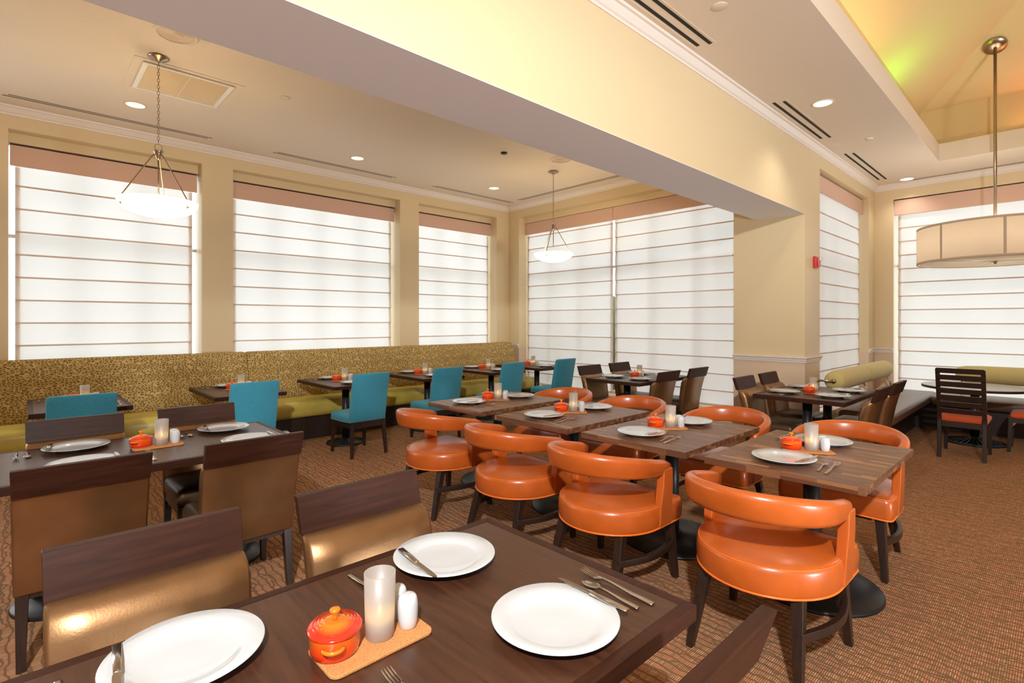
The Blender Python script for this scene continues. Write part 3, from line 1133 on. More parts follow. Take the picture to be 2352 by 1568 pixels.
# corner bench in the bay
r = empty('corner_bench', (8.6, 1.6, 0)); tag(r, 'brown leather corner bench with olive bolster backrests around the round table', 'bench')
prof = rounded_rect_prof(-.28, .28, .34, .475, .05, 5)
cushion(7.12 - 8.6, 9.97 - 8.6, prof, .01).build('seat_cushion', 'bench_leather', r)
m = cushion(-1.1, 2.9, rounded_rect_prof(-.36, .36, .34, .475, .05, 5), .01)
m.xf(Matrix.Translation((9.62 - 8.6, 1.30 - 1.1 - 1.6, 0)) @ Matrix.Rotation(R(-90), 4, 'Z'))
m.build('seat_cushion', 'bench_leather', r)
bx('plinth', 'leg_wood', 7.3 - 8.6, 9.9 - 8.6, -.10, .24, 0, .34, r)
bx('plinth', 'leg_wood', 9.42 - 8.6, 9.9 - 8.6, -3.2, -.10, 0, .34, r)


def bolster(L, rad):
    rings = []
    N = 28
    for t, k in ((0, .12), (.002, .45), (.012, .78), (.04, .93), (.10, .99), (.3, 1.01), (.5, 1.02), (.7, 1.01), (.90, .99), (.96, .93), (.988, .78), (.998, .45), (1, .12)):
        rings.append([(t * L, rad * k * math.cos(2 * PI * q / N) * (1 + (.035 * math.cos(7 * 2 * PI * q / N) if k < .8 else 0)), rad * k * math.sin(2 * PI * q / N) * (1 + (.035 * math.cos(7 * 2 * PI * q / N) if k < .8 else 0))) for q in range(N)])
    return MB().loft(rings)


for x0, L in ((7.22, 1.30), (8.53, 1.35)):
    b = bolster(L, .125).build('bolster', 'olive_fabric', r); b.location = (x0 - 8.6, 1.95 - 1.6, .79)
    MB().lathe([(0, -.02), (.022, -.018), (.03, -.004), (.03, .006)], 20).xf(Matrix.Translation((-.002, 0, 0)) @ Matrix.Rotation(R(90), 4, 'Y')).build('end_cap', 'brushed_nickel', b)
for x0 in (7.16, 8.525, 9.9):
    MB().tube([(x0 - 8.6, .26, .46), (x0 - 8.6, .30, .60), (x0 - 8.6, .345, .68)] if x0 > 7.5 else [(x0 - 8.6, .585, .69), (x0 - 8.6, .55, .76), (x0 - 8.6, .48, .795), (x0 - 8.6, .40, .795), (x0 - 8.6 + .03, .35, .79), (x0 - 8.6 + .06, .35, .79)], .013, 8).build('bracket', 'brushed_nickel', r)
m = bolster(2.9, .125)
m.xf(Matrix.Rotation(R(-90), 4, 'Z'))
b = m.build('bolster', 'olive_fabric', r); b.location = (10.0 - 8.6, 1.12 - 1.6, .76)
for yy in (1.05, -.3, -1.7):
    MB().tube([(9.95 - 8.6, yy - 1.6, .45), (9.97 - 8.6, yy - 1.6, .56), (10.0 - 8.6, yy - 1.6, .65)], .012, 8).build('bracket', 'brushed_nickel', r)

# ------------------------------------------------------------ tables


def pedestal(r, x, y, h, rad, col=.045, square=False):
    MB().lathe([(rad, 0), (rad, .012), (rad * .97, .020), (rad * .55, .034), (col * 1.8, .044), (col * 1.3, .06)], 48).build('pedestal_base', 'black_metal', r, loc=(x, y, 0))
    MB().lathe([(col, .02), (col, h - .012)], 24, (0, 0, 0)).build('column', 'black_metal', r, loc=(x, y, 0))
    MB().box(-.16, .16, -.03, .03, h - .016, h).box(-.03, .03, -.16, -.03, h - .016, h).box(-.03, .03, .03, .16, h - .016, h).build('top_plate', 'black_metal', r, loc=(x, y, 0))


def dark_table(label, x0, x1, y0, y1, peds, rad=.25, th=.042, z=TZ, group='dark wood tables'):
    cx, cyy = (x0 + x1) / 2, (y0 + y1) / 2
    r = empty('dining_table', (cx, cyy, 0)); tag(r, label, 'table', group)
    a, b = (x1 - x0) / 2, (y1 - y0) / 2
    e = .034
    bx('tabletop', 'espresso_top', -a + e, a - e, -b + e, b - e, z - th + .002, z - .0004, r, bevel=.0008, seg=1)
    for k, p in enumerate(([(-a, -b), (a, -b), (a - e, -b + e), (-a + e, -b + e)], [(a, -b), (a, b), (a - e, b - e), (a - e, -b + e)],
              [(a, b), (-a, b), (-a + e, b - e), (a - e, b - e)], [(-a, b), (-a, -b), (-a + e, -b + e), (-a + e, b - e)])):
        MB().prism(p, z - th, z).build('edge_band', 'espresso', r, bevel=.0012, seg=1)
    for px, py in peds:
        pedestal(r, px - cx, py - cyy, z - th, rad)
    return r


NT_ = (-.10, 1.32, .68, 1.54)
LT_ = (-.14, 1.32, 3.335, 4.225)
RT_ = (5.60, 6.80, 1.417, 2.262)
FT_ = (5.53, 6.80, 3.595, 4.43)
dark_table('nearest dark wood table, filling the bottom of the picture', *NT_, [(.25, 1.11), (.97, 1.11)])
dark_table('dark wood table set for four in front of the banquette, at far left', *LT_, [(.2, 3.78), (.93, 3.74)])
dark_table('dark wood table beside the brown bench and the wall end', *RT_, [(5.93, 1.84), (6.6, 1.84)])
dark_table('dark wood table before the far double window', *FT_, [(5.86, 4.0), (6.5, 4.0)])

TT = [(.04, .74), (1.40, 2.10), (2.63, 3.32), (3.86, 4.54), (5.06, 5.74), (6.09, 6.78)]
ORD = ['first', 'second', 'third', 'fourth', 'fifth', 'sixth']
for i, (xa, xb) in enumerate(TT):
    dark_table('small dark banquette table, %s from the left' % ORD[i], xa, xb, 5.80, 6.90, [((xa + xb) / 2, 6.22)], .235, .04, group='banquette tables')

OT = [(1.012, 'nearest'), (1.90, 'second nearest'), (2.80, 'third nearest'), (3.75, 'farthest')]
stave_src = None
for yc, nm in OT:
    r = empty('butcher_block_table', (3.335, yc, 0)); tag(r, '%s of the four butcher-block tables with striped walnut edges' % nm, 'table', 'butcher block tables')
    n, L, wd_ = 36, 1.07, .772
    sw = L / n
    for k in range(n):
        if stave_src is None:
            stave_src = MB().box(0, sw - .0004, -wd_ / 2, wd_ / 2, -.0375, 0).build('stave', 'stave', r, bevel=.0005, seg=1)
            o = stave_src
        else:
            o = stave_src.copy(); COL.objects.link(o); o.parent = r
        o.location = (-L / 2 + k * sw, 0, TZ)
    MB().box(-.3, .3, -.25, -.2, TZ - .055, TZ - .0385).box(-.3, .3, .2, .25, TZ - .055, TZ - .0385).build('batten', 'leg_wood', r)
    pedestal(r, 0, 0, TZ - .038, .35, .045)

# round table in the bay
r = empty('round_table', (8.72, .79, 0)); tag(r, 'round table with reflection-pale top and radial ribbed iron base in the bay', 'table')
RZ = .71
MB().lathe([(0, RZ - .03), (.53, RZ - .03), (.53, RZ - .004), (.526, RZ)], 72, cap=False).build('rim', 'leg_wood', r)
MB().lathe([(0, RZ - .02), (.526, RZ - .02), (.526, RZ), (0, RZ + .0005)], 72, smooth=False).build('tabletop', 'reflection_top', r)
MB().lathe([(.045, .03), (.045, RZ - .03)], 20).build('column', 'black_metal', r)
MB().lathe([(.30, 0), (.30, .018), (.288, .024), (.285, .012), (.06, .03), (.05, .07), (.045, .08)], 56).build('pedestal_base', 'black_metal', r)
for k in range(30):
    a = 2 * PI * k / 30
    m = MB().add([(.05, -.003, .012), (.29, -.006, .010), (.29, .006, .010), (.05, .003, .012), (.05, -.003, .075), (.29, -.006, .024), (.29, .006, .024), (.05, .003, .075)],
                 [(0, 3, 2, 1), (4, 5, 6, 7), (0, 1, 5, 4), (1, 2, 6, 5), (2, 3, 7, 6), (3, 0, 4, 7)])
    o = m.build('base_rib', 'black_metal', r); o.rotation_euler = (0, 0, a)


# ------------------------------------------------------------ chairs
def leg(r, top, bot, s0, s1, mat='leg_wood', name='leg'):
    return MB().frustum(bot, s1, top, s0).build(name, mat, r, bevel=.003)


def pad(nx, ny, w, d, z0, z1, crown, rad, taper=1.0):
    """soft seat pad: rounded rectangle plan with crowned top; y forward"""
    def outline(k, wx, dy):
        pts = []
        for cx, cyy, a in ((wx - rad, dy - rad, 0), (-wx + rad, dy - rad, 90), (-wx * taper + rad, -dy + rad, 180), (wx * taper - rad, -dy + rad, 270)):
            for q in range(6):
                t = R(a + 90 * q / 5)
                pts.append((cx + rad * math.cos(t), cyy + rad * math.sin(t)))
        return pts
    base = outline(0, w, d)
    h = z1 - z0
    rings = []
    for k, zz in ((.96, z0), (1.0, z0 + .012), (1.0, z0 + h * .55), (.985, z0 + h * .8), (.94, z1 - .004), (.85, z1 + crown * .35), (.6, z1 + crown * .8), (.3, z1 + crown), (.02, z1 + crown)):
        rings.append([(x * k, y * k, zz) for x, y in base])
    return MB().loft(rings)


def bronze_chair():
    r = empty('bronze_dining_chair')
    pad(0, 0, .235, .235, .355, .455, .022, .035).build('seat', 'brown_vinyl', r, loc=(0, .015, 0))
    # upholstered back, reclined; front bulges to the sitter near the top
    rings = []
    for z, yr, th, w in ((.32, -.215, .055, .233), (.33, -.222, .065, .238), (.45, -.238, .068, .24), (.60, -.265, .075, .242), (.70, -.288, .082, .244), (.75, -.302, .072, .244), (.772, -.312, .05, .242), (.778, -.318, .036, .238)):
        yf = yr + th
        c = .012
        ring = [(-w, yr + c, z), (-w + c, yr, z), (0, yr - .003, z), (w - c, yr, z), (w, yr + c, z), (w, yf - c, z), (w - c, yf, z), (w * .6, yf + .008, z), (0, yf + .012, z), (-w * .6, yf + .008, z), (-w + c, yf, z), (-w, yf - c, z)]
        rings.append(ring)
    MB().loft(rings).build('backrest', 'bronze_vinyl', r)
    MB().add([(-.243, -.322, .772), (.243, -.322, .772), (.243, -.287, .772), (-.243, -.287, .772), (-.246, -.362, .90), (.246, -.362, .90), (.246, -.328, .90), (-.246, -.328, .90)],
             [(0, 3, 2, 1), (4, 5, 6, 7), (0, 1, 5, 4), (1, 2, 6, 5), (2, 3, 7, 6), (3, 0, 4, 7)]).build('headrail', 'espresso', r, bevel=.002)
    MB().box(-.215, .215, .205, .228, .30, .36).box(-.228, -.205, -.19, .228, .30, .36).box(.205, .228, -.19, .228, .30, .36).box(-.215, .215, -.21, -.187, .30, .36).build('seat_frame', 'leg_wood', r)
    for sx in (-1, 1):
        leg(r, (sx * .208, .215, .35), (sx * .212, .222, 0), .023, .015)
        leg(r, (sx * .208, -.19, .35), (sx * .212, -.225, 0), .024, .016)
        MB().add([(sx * .2, -.165, .30), (sx * .2, -.11, .30), (sx * .2, -.168, .235), (sx * .216, -.165, .30), (sx * .216, -.11, .30), (sx * .216, -.168, .235)],
                 [(0, 1, 2), (3, 5, 4), (0, 3, 4, 1), (1, 4, 5, 2), (2, 5, 3, 0)]).build('corner_brace', 'leg_wood', r)
    return Proto(r)


def teal_chair():
    r = empty('teal_dining_chair')
    pad(0, 0, .222, .245, .385, .47, .018, .03, .96).build('seat', 'teal_fabric', r, loc=(0, .02, 0))
    rings = []
    for z, yr, th, w in ((.395, -.232, .06, .212), (.40, -.238, .07, .216), (.55, -.262, .072, .218), (.72, -.292, .068, .219), (.90, -.328, .056, .22), (.93, -.336, .048, .218), (.94, -.336, .03, .21)):
        yf = yr + th
        c = .012
        ring = [(-w, yr + c, z), (-w + c, yr, z), (0, yr - .003, z), (w - c, yr, z), (w, yr + c, z), (w, yf - c, z), (w - c, yf, z), (0, yf + .008, z), (-w + c, yf, z), (-w, yf - c, z)]
        rings.append(ring)
    MB().loft(rings).build('backrest', 'teal_fabric', r)
    w, d = .222, .262
    pts = [(-w, -.225, .398), (w, -.225, .398), (w + .002, .0, .388), (w, d - .02, .388), (w - .02, d + .004, .388), (-w + .02, d + .004, .388), (-w, d - .02, .388), (-w - .002, 0, .388)]
    MB().tube(pts, .005, 6, loop=True).build('piping', 'teal_piping', r)
    MB().box(-.20, .20, .225, .248, .325, .388).box(-.212, -.19, -.21, .248, .325, .388).box(.19, .212, -.21, .248, .325, .388).box(-.20, .20, -.235, -.21, .325, .396).build('seat_frame', 'leg_wood', r)
    for sx in (-1, 1):
        leg(r, (sx * .195, .23, .36), (sx * .205, .245, 0), .022, .014)
        leg(r, (sx * .195, -.22, .38), (sx * .212, -.25, 0), .022, .014)
    return Proto(r)


def barrel_chair():
    r = empty('orange_barrel_chair')
    # D-shaped plan: rounded back, squared front
    def plan(k=1.0, n=26):
        pts = []
        Rr = .312
        for q in range(n):
            a = PI + PI * q / (n - 1)
            pts.append((Rr * math.cos(a), .02 + Rr * 1.03 * math.sin(a)))
        for cx, cyy, a in ((.314 - .035, .30 - .035, 0), (-.314 + .035, .30 - .035, 90)):
            for q in range(5):
                t = R(a + 90 * q / 4)
                pts.append((cx + .035 * math.cos(t), cyy + .035 * math.sin(t)))
        return [(x * k, y * k) for x, y in pts]
    rings = []
    for k, z in ((.955, .362), (.985, .366), (1.0, .38), (1.01, .42), (1.0, .462), (.985, .478), (.955, .488), (.88, .494), (.7, .503), (.4, .51), (.05, .512)):
        rings.append([(x, y, z) for x, y in plan(k)])
    MB().loft(rings).build('seat', 'orange_leather', r)
    MB().tube([(x, y, .364) for x, y in plan(.99)], .0055, 6, loop=True).build('piping', 'orange_piping', r)
    MB().tube([(x, y, .482) for x, y in plan(.975)], .0028, 6, loop=True).build('seam_piping', 'orange_piping', r)
    # wraparound rail: height falls towards the arm ends
    path = []
    n = 30
    Rr = .302
    for q in range(n + 1):
        a = PI + PI * q / n
        path.append((Rr * math.cos(a), -.05 + Rr * 1.02 * math.sin(a)))
    ext = [(-Rr + .004, .15), (-Rr + .002, .10), (-Rr, .04)]
    path = ext + path + [(-x, y) for x, y in reversed(ext)]
    rings = []
    m_ = len(path)
    for i, (x, y) in enumerate(path):
        a_, b_ = path[max(i - 1, 0)], path[min(i + 1, m_ - 1)]
        t = Vector((b_[0] - a_[0], b_[1] - a_[1])).normalized()
        nx, ny = t.y, -t.x   # outward
        f = min(1, max(0, (y + .37) / .52))        # 0 at the back, 1 at arm ends
        zt = .815 - .094 * f ** 1.2
        zb = .695 - .045 * f
        th = .025
        lean = .016 * (1 - f)
        e = .72 if i in (0, m_ - 1) else 1
        ring = []
        prof = [(-.7, 0), (-1, .12), (-1.05, .5), (-1, .82), (-.75, .97), (-.2, 1.03), (.35, 1.0), (.85, .93), (1.08, .78), (1.12, .5), (1, .15), (.75, 0), (0, -.02)]
        for u, v in prof:
            zz = zb + (zt - zb) * (.5 + (v - .5) * e)
            o_ = u * th * e + lean * v
            ring.append((x + nx * o_, y + ny * o_, zz))
        rings.append(ring)
    MB().loft(rings).build('back_rail', 'orange_leather', r)
    for sx in (-1, 1):
        # post from rail down the flank of the seat
        q = []
        for z, y0, y1, x0, x1 in ((.37, .035, .16, .278, .318), (.49, .035, .155, .281, .325), (.60, .05, .155, .283, .330), (.69, .055, .15, .284, .331)):
            q.append([(sx * x0, y0, z), (sx * x1, y0, z), (sx * x1, y1, z), (sx * x0, y1, z)])
        MB().loft(q, smooth=False).build('arm_post', 'orange_leather', r, bevel=.006)
        leg(r, (sx * .245, .245, .37), (sx * .275, .275, 0), .026, .016)
        leg(r, (sx * .20, -.17, .37), (sx * .235, -.275, 0), .026, .016)
        # bowed side stretcher
        rr = []
        N = 14
        for k in range(N + 1):
            t = k / N
            y = -.235 + .49 * t
            x = .222 + .04 * t + .055 * math.sin(PI * t)
            rr.append([(sx * (x - .013), y, .20), (sx * (x + .013), y, .20), (sx * (x + .013), y, .238), (sx * (x - .013), y, .238)])
        MB().loft(rr, smooth=False).build('stretcher', 'leg_wood', r, bevel=.002)
    MB().box(-.2, .2, -.16, .24, .33, .365).build('seat_frame', 'leg_wood', r)
    return Proto(r)


def slat_chair():
    r = empty('slat_back_chair')
    pad(0, 0, .215, .235, .40, .455, .02, .03).build('seat', 'rust_fabric', r, loc=(0, .015, 0))
    MB().box(-.19, .19, .225, .245, .345, .40).box(-.205, -.185, -.23, .245, .345, .40).box(.185, .205, -.23, .245, .345, .40).box(-.19, .19, -.24, -.22, .345, .40).build('seat_frame', 'leg_wood', r)
    for sx in (-1, 1):
        leg(r, (sx * .192, .24, .40), (sx * .195, .258, 0), .021, .016)
        rr = []
        for z, y, h in ((0, -.272, .017), (.40, -.24, .022), (.47, -.242, .022), (1.0, -.385, .017)):
            rr.append([(sx * .19 - .019, y - h, z), (sx * .19 + .019, y - h, z), (sx * .19 + .019, y + h, z), (sx * .19 - .019, y + h, z)])
        MB().loft(rr, smooth=False).build('back_post', 'leg_wood', r, bevel=.003)
        MB().add([(sx * .18, .19, .345), (sx * .18, .24, .345), (sx * .18, .24, .28), (sx * .196, .19, .345), (sx * .196, .24, .345), (sx * .196, .24, .28)],
                 [(0, 1, 2), (3, 5, 4), (0, 3, 4, 1), (1, 4, 5, 2), (2, 5, 3, 0)]).build('corner_brace', 'brushed_nickel', r)
    for k in range(7):
        z = .50 + k * .0755
        y = -.242 - .143 * (z - .47) / .53 - .024
        y2 = -.242 - .143 * (z + .055 - .47) / .53 - .024
        MB().add([(-.2, y - .008, z), (.2, y - .008, z), (.2, y + .008, z), (-.2, y + .008, z), (-.2, y2 - .008, z + .057), (.2, y2 - .008, z + .057), (.2, y2 + .008, z + .057), (-.2, y2 + .008, z + .057)],
                 [(0, 3, 2, 1), (4, 5, 6, 7), (0, 1, 5, 4), (1, 2, 6, 5), (2, 3, 7, 6), (3, 0, 4, 7)]).build('slat', 'leg_wood', r, bevel=.002)
    return Proto(r)


BC, TC, OC, SL = bronze_chair(), teal_chair(), barrel_chair(), slat_chair()
GB, GTe, GO, GS = 'bronze dining chairs', 'teal dining chairs', 'orange barrel chairs', 'slat back chairs'
up, dn = 0, PI       # facing +y, facing -y
for x, y, rot, lb in (
    (.285, 1.55, dn, 'bronze chair with plain wood headrail at lower left, far side of the nearest table'),
    (.955, 1.53, dn, 'bronze chair behind the plate with a knife, right one across the nearest table'),
    (.94, .787, up, 'wood headrail of the chair cut off by the bottom edge, right of the nearest table'),
    (.262, 4.06, dn, 'bronze chair nearest the leftmost teal chair, seat turned to the viewer'),
    (.945, 4.05, dn, 'bronze chair in front of the second teal chair from the left'),
    (.21, 3.335, up, 'bronze chair seen from behind at the far left edge'),
    (.915, 3.30, up, 'bronze chair seen from behind, right one at the far left table'),
    (5.93, 2.155, dn, 'bronze chair leftmost at the table beside the brown bench'),
    (6.62, 2.155, dn, 'bronze chair against the wall end, beside the table near the brown bench'),
    (5.90, 1.52, up, 'bronze chair nearest the camera at the table beside the brown bench'),
    (6.60, 1.52, up, 'bronze chair touching the brown corner bench'),
    (5.88, 4.31, dn, 'bronze chair leftmost at the far double window table'),
    (6.60, 4.31, dn, 'bronze chair closest to the light slit of the far double window'),
    (5.88, 3.73, up, 'bronze chair seen from behind, left of two at the far window table'),
    (6.64, 3.73, up, 'bronze chair seen from behind, right of two at the far window table')):
    BC.put((x, y, 0), rot, lb, 'chair', GB)
for i, x in enumerate((.355, 1.635, 2.865, 3.94, 5.06, 6.19)):
    TC.put((x, 5.66, 0), R((0, 1.5, 1, -1, 2, 0)[i]), 'teal fabric chair facing the banquette, %s from the left' % ORD[i], 'chair', GTe)
for y, rz_, lb in ((.975, -90, 'orange leather barrel chair nearest the camera, back rail towards the viewer'), (1.87, -90, 'orange barrel chair with its back to the viewer, second from the right'),
                  (2.66, -90, 'orange barrel chair with its back to the viewer, third from the right'), (3.56, -88, 'orange barrel chair with its back to the viewer, leftmost one')):
    OC.put((2.56, y, 0), R(rz_), lb, 'chair', GO)
for y, rz_, lb in ((1.0, 90, 'orange barrel chair facing the viewer at the far side of the nearest butcher-block table'), (1.84, 90, 'orange barrel chair facing the viewer behind the second nearest butcher-block table'),
                  (2.72, 91, 'orange barrel chair facing the viewer behind the third nearest butcher-block table'), (3.55, 90, 'orange barrel chair facing the viewer beyond the farthest butcher-block table')):
    OC.put((3.945, y, 0), R(rz_), lb, 'chair', GO)
SL.put((7.80, .795, 0), R(-90), 'dark slat-back chair with rust seat, its back to the viewer', 'chair', GS)
SL.put((8.59, .205, 0), 0, 'dark chair with rust seat cut off by the right edge of the picture', 'chair', GS)


# ------------------------------------------------------------ tableware
def plate_proto():
    prof = [(0, .004), (.085, .004), (.088, .0), (.094, .0), (.098, .006), (.112, .010), (.157, .0235), (.1605, .0255), (.1585, .0275), (.115, .016), (.108, .0125), (.098, .0095), (.05, .009), (0, .009)]
    o = MB().lathe(prof, 64, cap=False).build('dinner_plate', 'porcelain')
    return Proto(o)


def knife_proto():
    r = empty('table_knife')
    # along +y, handle at -y
    rings = []
    for y, w, t in ((-.118, .006, .002), (-.115, .0092, .003), (-.05, .0082, .0034), (.0, .0068, .003), (.002, .0055, .0022)):
        rings.append([(-w, y, -t), (w, y, -t), (w * 1.02, y, 0), (w * .9, y, t), (-w * .9, y, t), (-w * 1.02, y, 0)])
    MB().loft(rings).build('handle', 'steel', r)
    poly = [(-.0055, 0), (.0055, 0), (.0085, .012), (.009, .06), (.0085, .09), (.005, .108), (-.002, .117), (-.006, .112), (-.0075, .08), (-.0065, .02)]
    MB().prism(poly, -.0006, .0006).build('blade', 'steel', r)
    return Proto(r)


def bar(pts, n=6):
    """strip with width and thickness: (y, z, w, t)"""
    rings = []
    for y, z, w, t in pts:
        rings.append([(-w, y, z - t * .4), (-w * .6, y, z - t), (w * .6, y, z - t), (w, y, z - t * .4), (w, y, z + t * .2), (w * .5, y, z + t), (-w * .5, y, z + t), (-w, y, z + t * .2)])
    return MB().loft(rings)


def spoon_proto():
    r = empty('tea_spoon')
    bar([(-.092, .002, .006, .0016), (-.088, .002, .0085, .0018), (-.04, .004, .0062, .0018), (.01, .009, .0035, .0018), (.035, .010, .003, .0018), (.045, .008, .004, .0014)]).build('handle', 'steel', r)
    rings = []
    for k in range(9):
        t = k / 8
        y = .038 + .058 * t
        w = .0185 * math.sin(PI * min(1, .07 + t * .9)) ** .55 + .001
        dz = -.0055 * math.sin(PI * min(1, .05 + t * .9))
        z0 = .0088 - .001 * t
        rings.append([(w * u, y, z0 + dz * (1 - u * u) + off) for u, off in ((-1, 0), (-.6, 0), (0, 0), (.6, 0), (1, 0), (.6, -.001), (0, -.001), (-.6, -.001))])
    MB().loft(rings).build('bowl', 'steel', r)
    return Proto(r)


def fork_proto():
    r = empty('dinner_fork')
    bar([(-.118, .002, .007, .0016), (-.114, .002, .0098, .0019), (-.05, .004, .0075, .0019), (.02, .010, .004, .0019), (.048, .011, .0038, .0018), (.058, .009, .008, .0015), (.066, .0075, .0125, .0013), (.078, .007, .0128, .0012)]).build('handle', 'steel', r)
    for k in range(4):
        x = -.0108 + .0072 * k
        rg = []
        for y, z, w in ((.076, .007, .0024), (.10, .0085, .0019), (.118, .012, .0015), (.126, .0145, .0006)):
            rg.append([(x - w, y, z - .0009), (x + w, y, z - .0009), (x + w, y, z + .0009), (x - w, y, z + .0009)])
        MB().loft(rg, smooth=False).build('tine', 'steel', r)
    return Proto(r)


def holder_proto():
    r = empty('candle_holder')
    prof = [(0, 0), (.031, 0), (.0335, .003), (.0345, .03), (.0372, .152), (.0355, .152), (.0325, .03), (.031, .022), (0, .021)]
    MB().lathe(prof, 40, cap=False).build('glass', 'frosted', r)
    cn = MB().lathe([(0, .0215), (.019, .0215), (.019, .048), (.015, .0495), (0, .0495)], 24).build('tealight', 'candle_wax', r)
    MB().lathe([(0, .050), (.0045, .054), (.006, .061), (.003, .071), (0, .076)], 12).build('flame', 'flame', cn)
    return Proto(r)


def shaker_proto(name, holes):
    r = empty(name)
    MB().lathe([(0, 0), (.019, 0), (.0215, .003), (.0245, .022), (.0255, .045), (.0245, .062), (.022, .072), (.018, .0775), (.008, .079), (0, .079)], 28).build('body', 'porcelain', r)
    for k in range(holes):
        a = 2 * PI * k / holes
        MB().lathe([(0, 0), (.0011, 0), (.0011, .0004), (0, .0004)], 8).build('pour_hole', 'dark', r, loc=(.007 * math.cos(a), .007 * math.sin(a), .0788))
    return Proto(r)


def pot_proto():
    r = empty('casserole_pot')
    A, Bq = 1.12, 1.0
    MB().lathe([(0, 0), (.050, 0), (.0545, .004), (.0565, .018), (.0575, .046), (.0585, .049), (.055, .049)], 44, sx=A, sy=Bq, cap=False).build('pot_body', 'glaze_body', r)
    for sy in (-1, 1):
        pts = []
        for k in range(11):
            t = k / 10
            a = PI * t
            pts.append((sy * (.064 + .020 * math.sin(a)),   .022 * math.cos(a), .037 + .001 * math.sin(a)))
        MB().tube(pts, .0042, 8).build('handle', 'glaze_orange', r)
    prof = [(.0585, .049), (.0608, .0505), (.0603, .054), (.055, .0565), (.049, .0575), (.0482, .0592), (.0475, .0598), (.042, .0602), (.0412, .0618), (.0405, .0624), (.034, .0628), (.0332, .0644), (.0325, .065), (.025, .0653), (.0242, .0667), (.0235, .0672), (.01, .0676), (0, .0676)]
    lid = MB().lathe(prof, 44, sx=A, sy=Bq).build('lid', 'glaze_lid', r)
    MB().lathe([(.0062, .067), (.0055, .074), (.0065, .080), (.0115, .0855), (.0125, .0895), (.0095, .093), (0, .094)], 20).build('knob', 'glaze_orange', lid)
    return Proto(r)


def tray_proto():
    r = empty('cork_tray')
    pts = []
    for cx, cyy, a in ((.13 - .022, .072 - .022, 0), (-.13 + .022, .072 - .022, 90), (-.13 + .022, -.072 + .022, 180), (.13 - .022, -.072 + .022, 270)):
        for q in range(7):
            t = R(a + 15 * q); pts.append((cx + .022 * math.cos(t), cyy + .022 * math.sin(t)))
    MB().prism(pts, 0, .008).build('cork_slab', 'cork', r, bevel=.002)
    return Proto(r)


PL, KN, SP, FK = plate_proto(), knife_proto(), spoon_proto(), fork_proto()
HO, SA, PT, TR = holder_proto(), shaker_proto('salt_shaker', 0), pot_proto(), tray_proto()
SAh = shaker_proto('salt_shaker', 3)


def setting(cx, cyy, face, place, kn=(.143, 0, 0), sp=(.215, -.01, 0), fk=(.262, -.0, 0), fork=True, spoon=True):
    """face: direction the diner looks, radians from +y"""
    M = Matrix.Rotation(face, 4, 'Z')
    def P(x, y): return M @ Vector((x, y, 0)) + Vector((cx, cyy, 0))
    PL.put((cx, cyy, TZ + .0002), face, 'white plate at ' + place, 'plate', 'dinner plates')
    p = P(kn[0], kn[1]); KN.put((p.x, p.y, TZ + .0300), face + R(kn[2]), 'knife on the plate at ' + place, 'knife', 'table knives')
    if spoon:
        p = P(sp[0], sp[1]); SP.put((p.x, p.y, TZ + .0012), face + R(sp[2]), 'spoon at ' + place, 'spoon', 'spoons')
    if fork:
        p = P(fk[0], fk[1]); FK.put((p.x, p.y, TZ + .0012), face + R(fk[2]), 'fork at ' + place, 'fork', 'forks')


def centre(cx, cyy, rot, where, holes=False, pot_rot=0, pot=(-.080, .026), ho=(.020, 0), s1=(.09, -.012), s2=(.092, .042)):
    M = Matrix.Rotation(rot, 4, 'Z')
    def P(v, z=.0082):
        q = M @ Vector((v[0], v[1], 0)); return (cx + q.x, cyy + q.y, TZ + z)
    t = TR.put(P((0, 0), .0003), rot, 'cork tray under the condiments on ' + where, 'tray', 'cork trays')
    PT.put(P(pot), rot + R(pot_rot), 'lidded orange mini casserole on ' + where, 'pot', 'mini casseroles')
    HO.put(P(ho), rot, 'frosted glass candle holder glowing on ' + where, 'candle holder', 'candle holders')
    S = SAh if holes else SA
    S.put(P(s1), rot, 'white porcelain shaker nearer the viewer on ' + where, 'shaker', 'salt and pepper shakers')
    S.put(P(s2), rot, 'white porcelain shaker partly hidden behind its twin on ' + where, 'shaker', 'salt and pepper shakers')


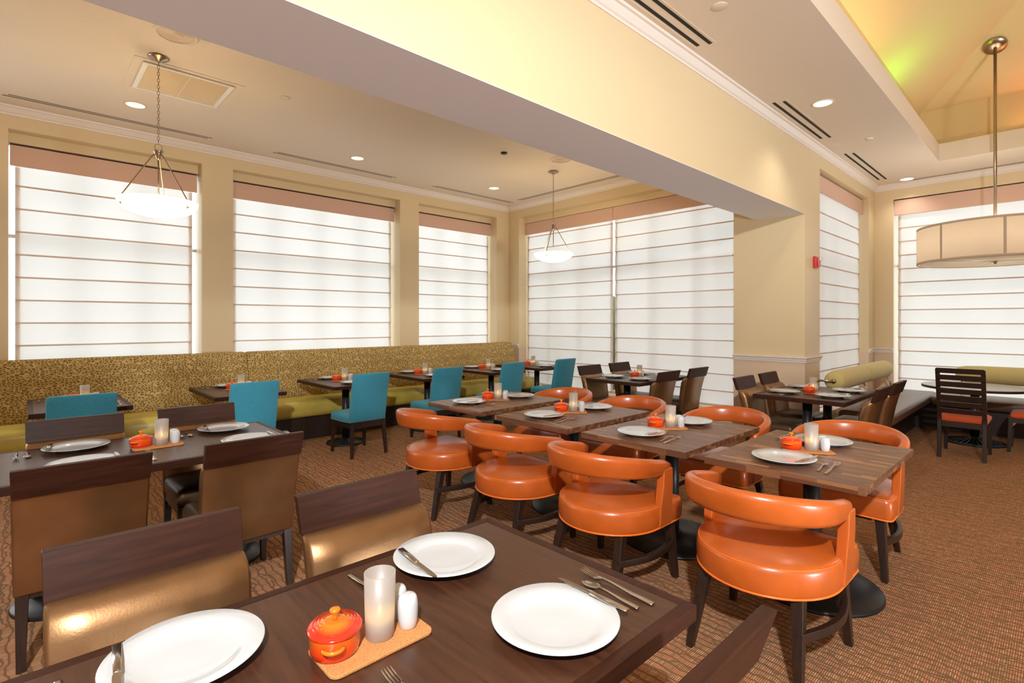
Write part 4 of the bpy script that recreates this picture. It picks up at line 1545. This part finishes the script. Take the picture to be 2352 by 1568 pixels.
def four(tb, where, xs, yf, yn, c, rot=0, holes=False, prot=0):
    setting(xs[0], yf, dn, 'the far left place of ' + where, kn=(.125, .0, -6))
    setting(xs[1], yf, dn, 'the far right place of ' + where, kn=(.105, .005, -6))
    setting(xs[2], yn, up, 'the near left place of ' + where, fk=(.295, .0, 0))
    setting(xs[3], yn, up, 'the near right place of ' + where)
    centre(c[0], c[1], rot, where, holes, prot)


four(NT_, 'the nearest dark table', (.27, .98, .275, .973), 1.355, .877, (.606, 1.128), 0, True, 62)
four(LT_, 'the far left dark table', (.24, 1.03, .24, 1.05), 4.035, 3.535, (.606, 3.80), 0, False, 55)
four(RT_, 'the dark table beside the bench', (5.93, 6.52, 5.93, 6.5), 2.07, 1.61, (6.17, 1.86), R(10), False, 20)
four(FT_, 'the far window table', (5.87, 6.5, 5.87, 6.5), 4.24, 3.79, (6.17, 4.02), R(10), False, 20)
TTX = [.39, 1.75, 2.975, 4.20, 5.40, 6.43]
for i, x in enumerate(TTX):
    nm = 'the %s banquette table from the left' % ORD[i]
    setting(x, 6.70, dn, 'the bench side of ' + nm, kn=(.12, 0, -4), fk=(.27, 0, 0))
    setting(x + .0, 6.0, up, 'the chair side of ' + nm, fk=(.27, 0, 0))
    centre(x + .03, 6.36, R(-32), nm, False, 50)
for i, (yc, nm) in enumerate(OT):
    w = 'the %s butcher-block table' % nm
    setting(3.04, yc + .03 + (.02 if i == 0 else .03), R(-90), 'the viewer side of ' + w, kn=(.118, .005, -8), sp=(.19, -.01, 4), fk=(.235, -.01, 2))
    setting(3.64, yc + .03, R(90), 'the far side of ' + w, kn=(.11, .0, -6), sp=(.19, -.01, 0), fk=(.235, -.01, 0))
    centre(3.36, yc + (.03 if i == 0 else .05), R(-56 if i == 0 else -44), w, False, 60)

# embossed lettering on the nearest casserole lid
near_pot = [o for o in bpy.data.objects if o.get('label', '').startswith('lidded orange mini casserole on the nearest dark')][0]
lid = [c for c in near_pot.children if c.name.startswith('lid')][0]
txt = 'LE CREUSET'
for k, ch in enumerate(txt):
    if ch == ' ': continue
    a = R(-128 - 62 + (k - 4.5) * 11)
    letter('letter', ch, .0085, .0007, 'glaze_orange', lid, (.0375 * 1.12 * math.cos(a), .0375 * math.sin(a), .0634), (0, 0, a + PI / 2), .0002)
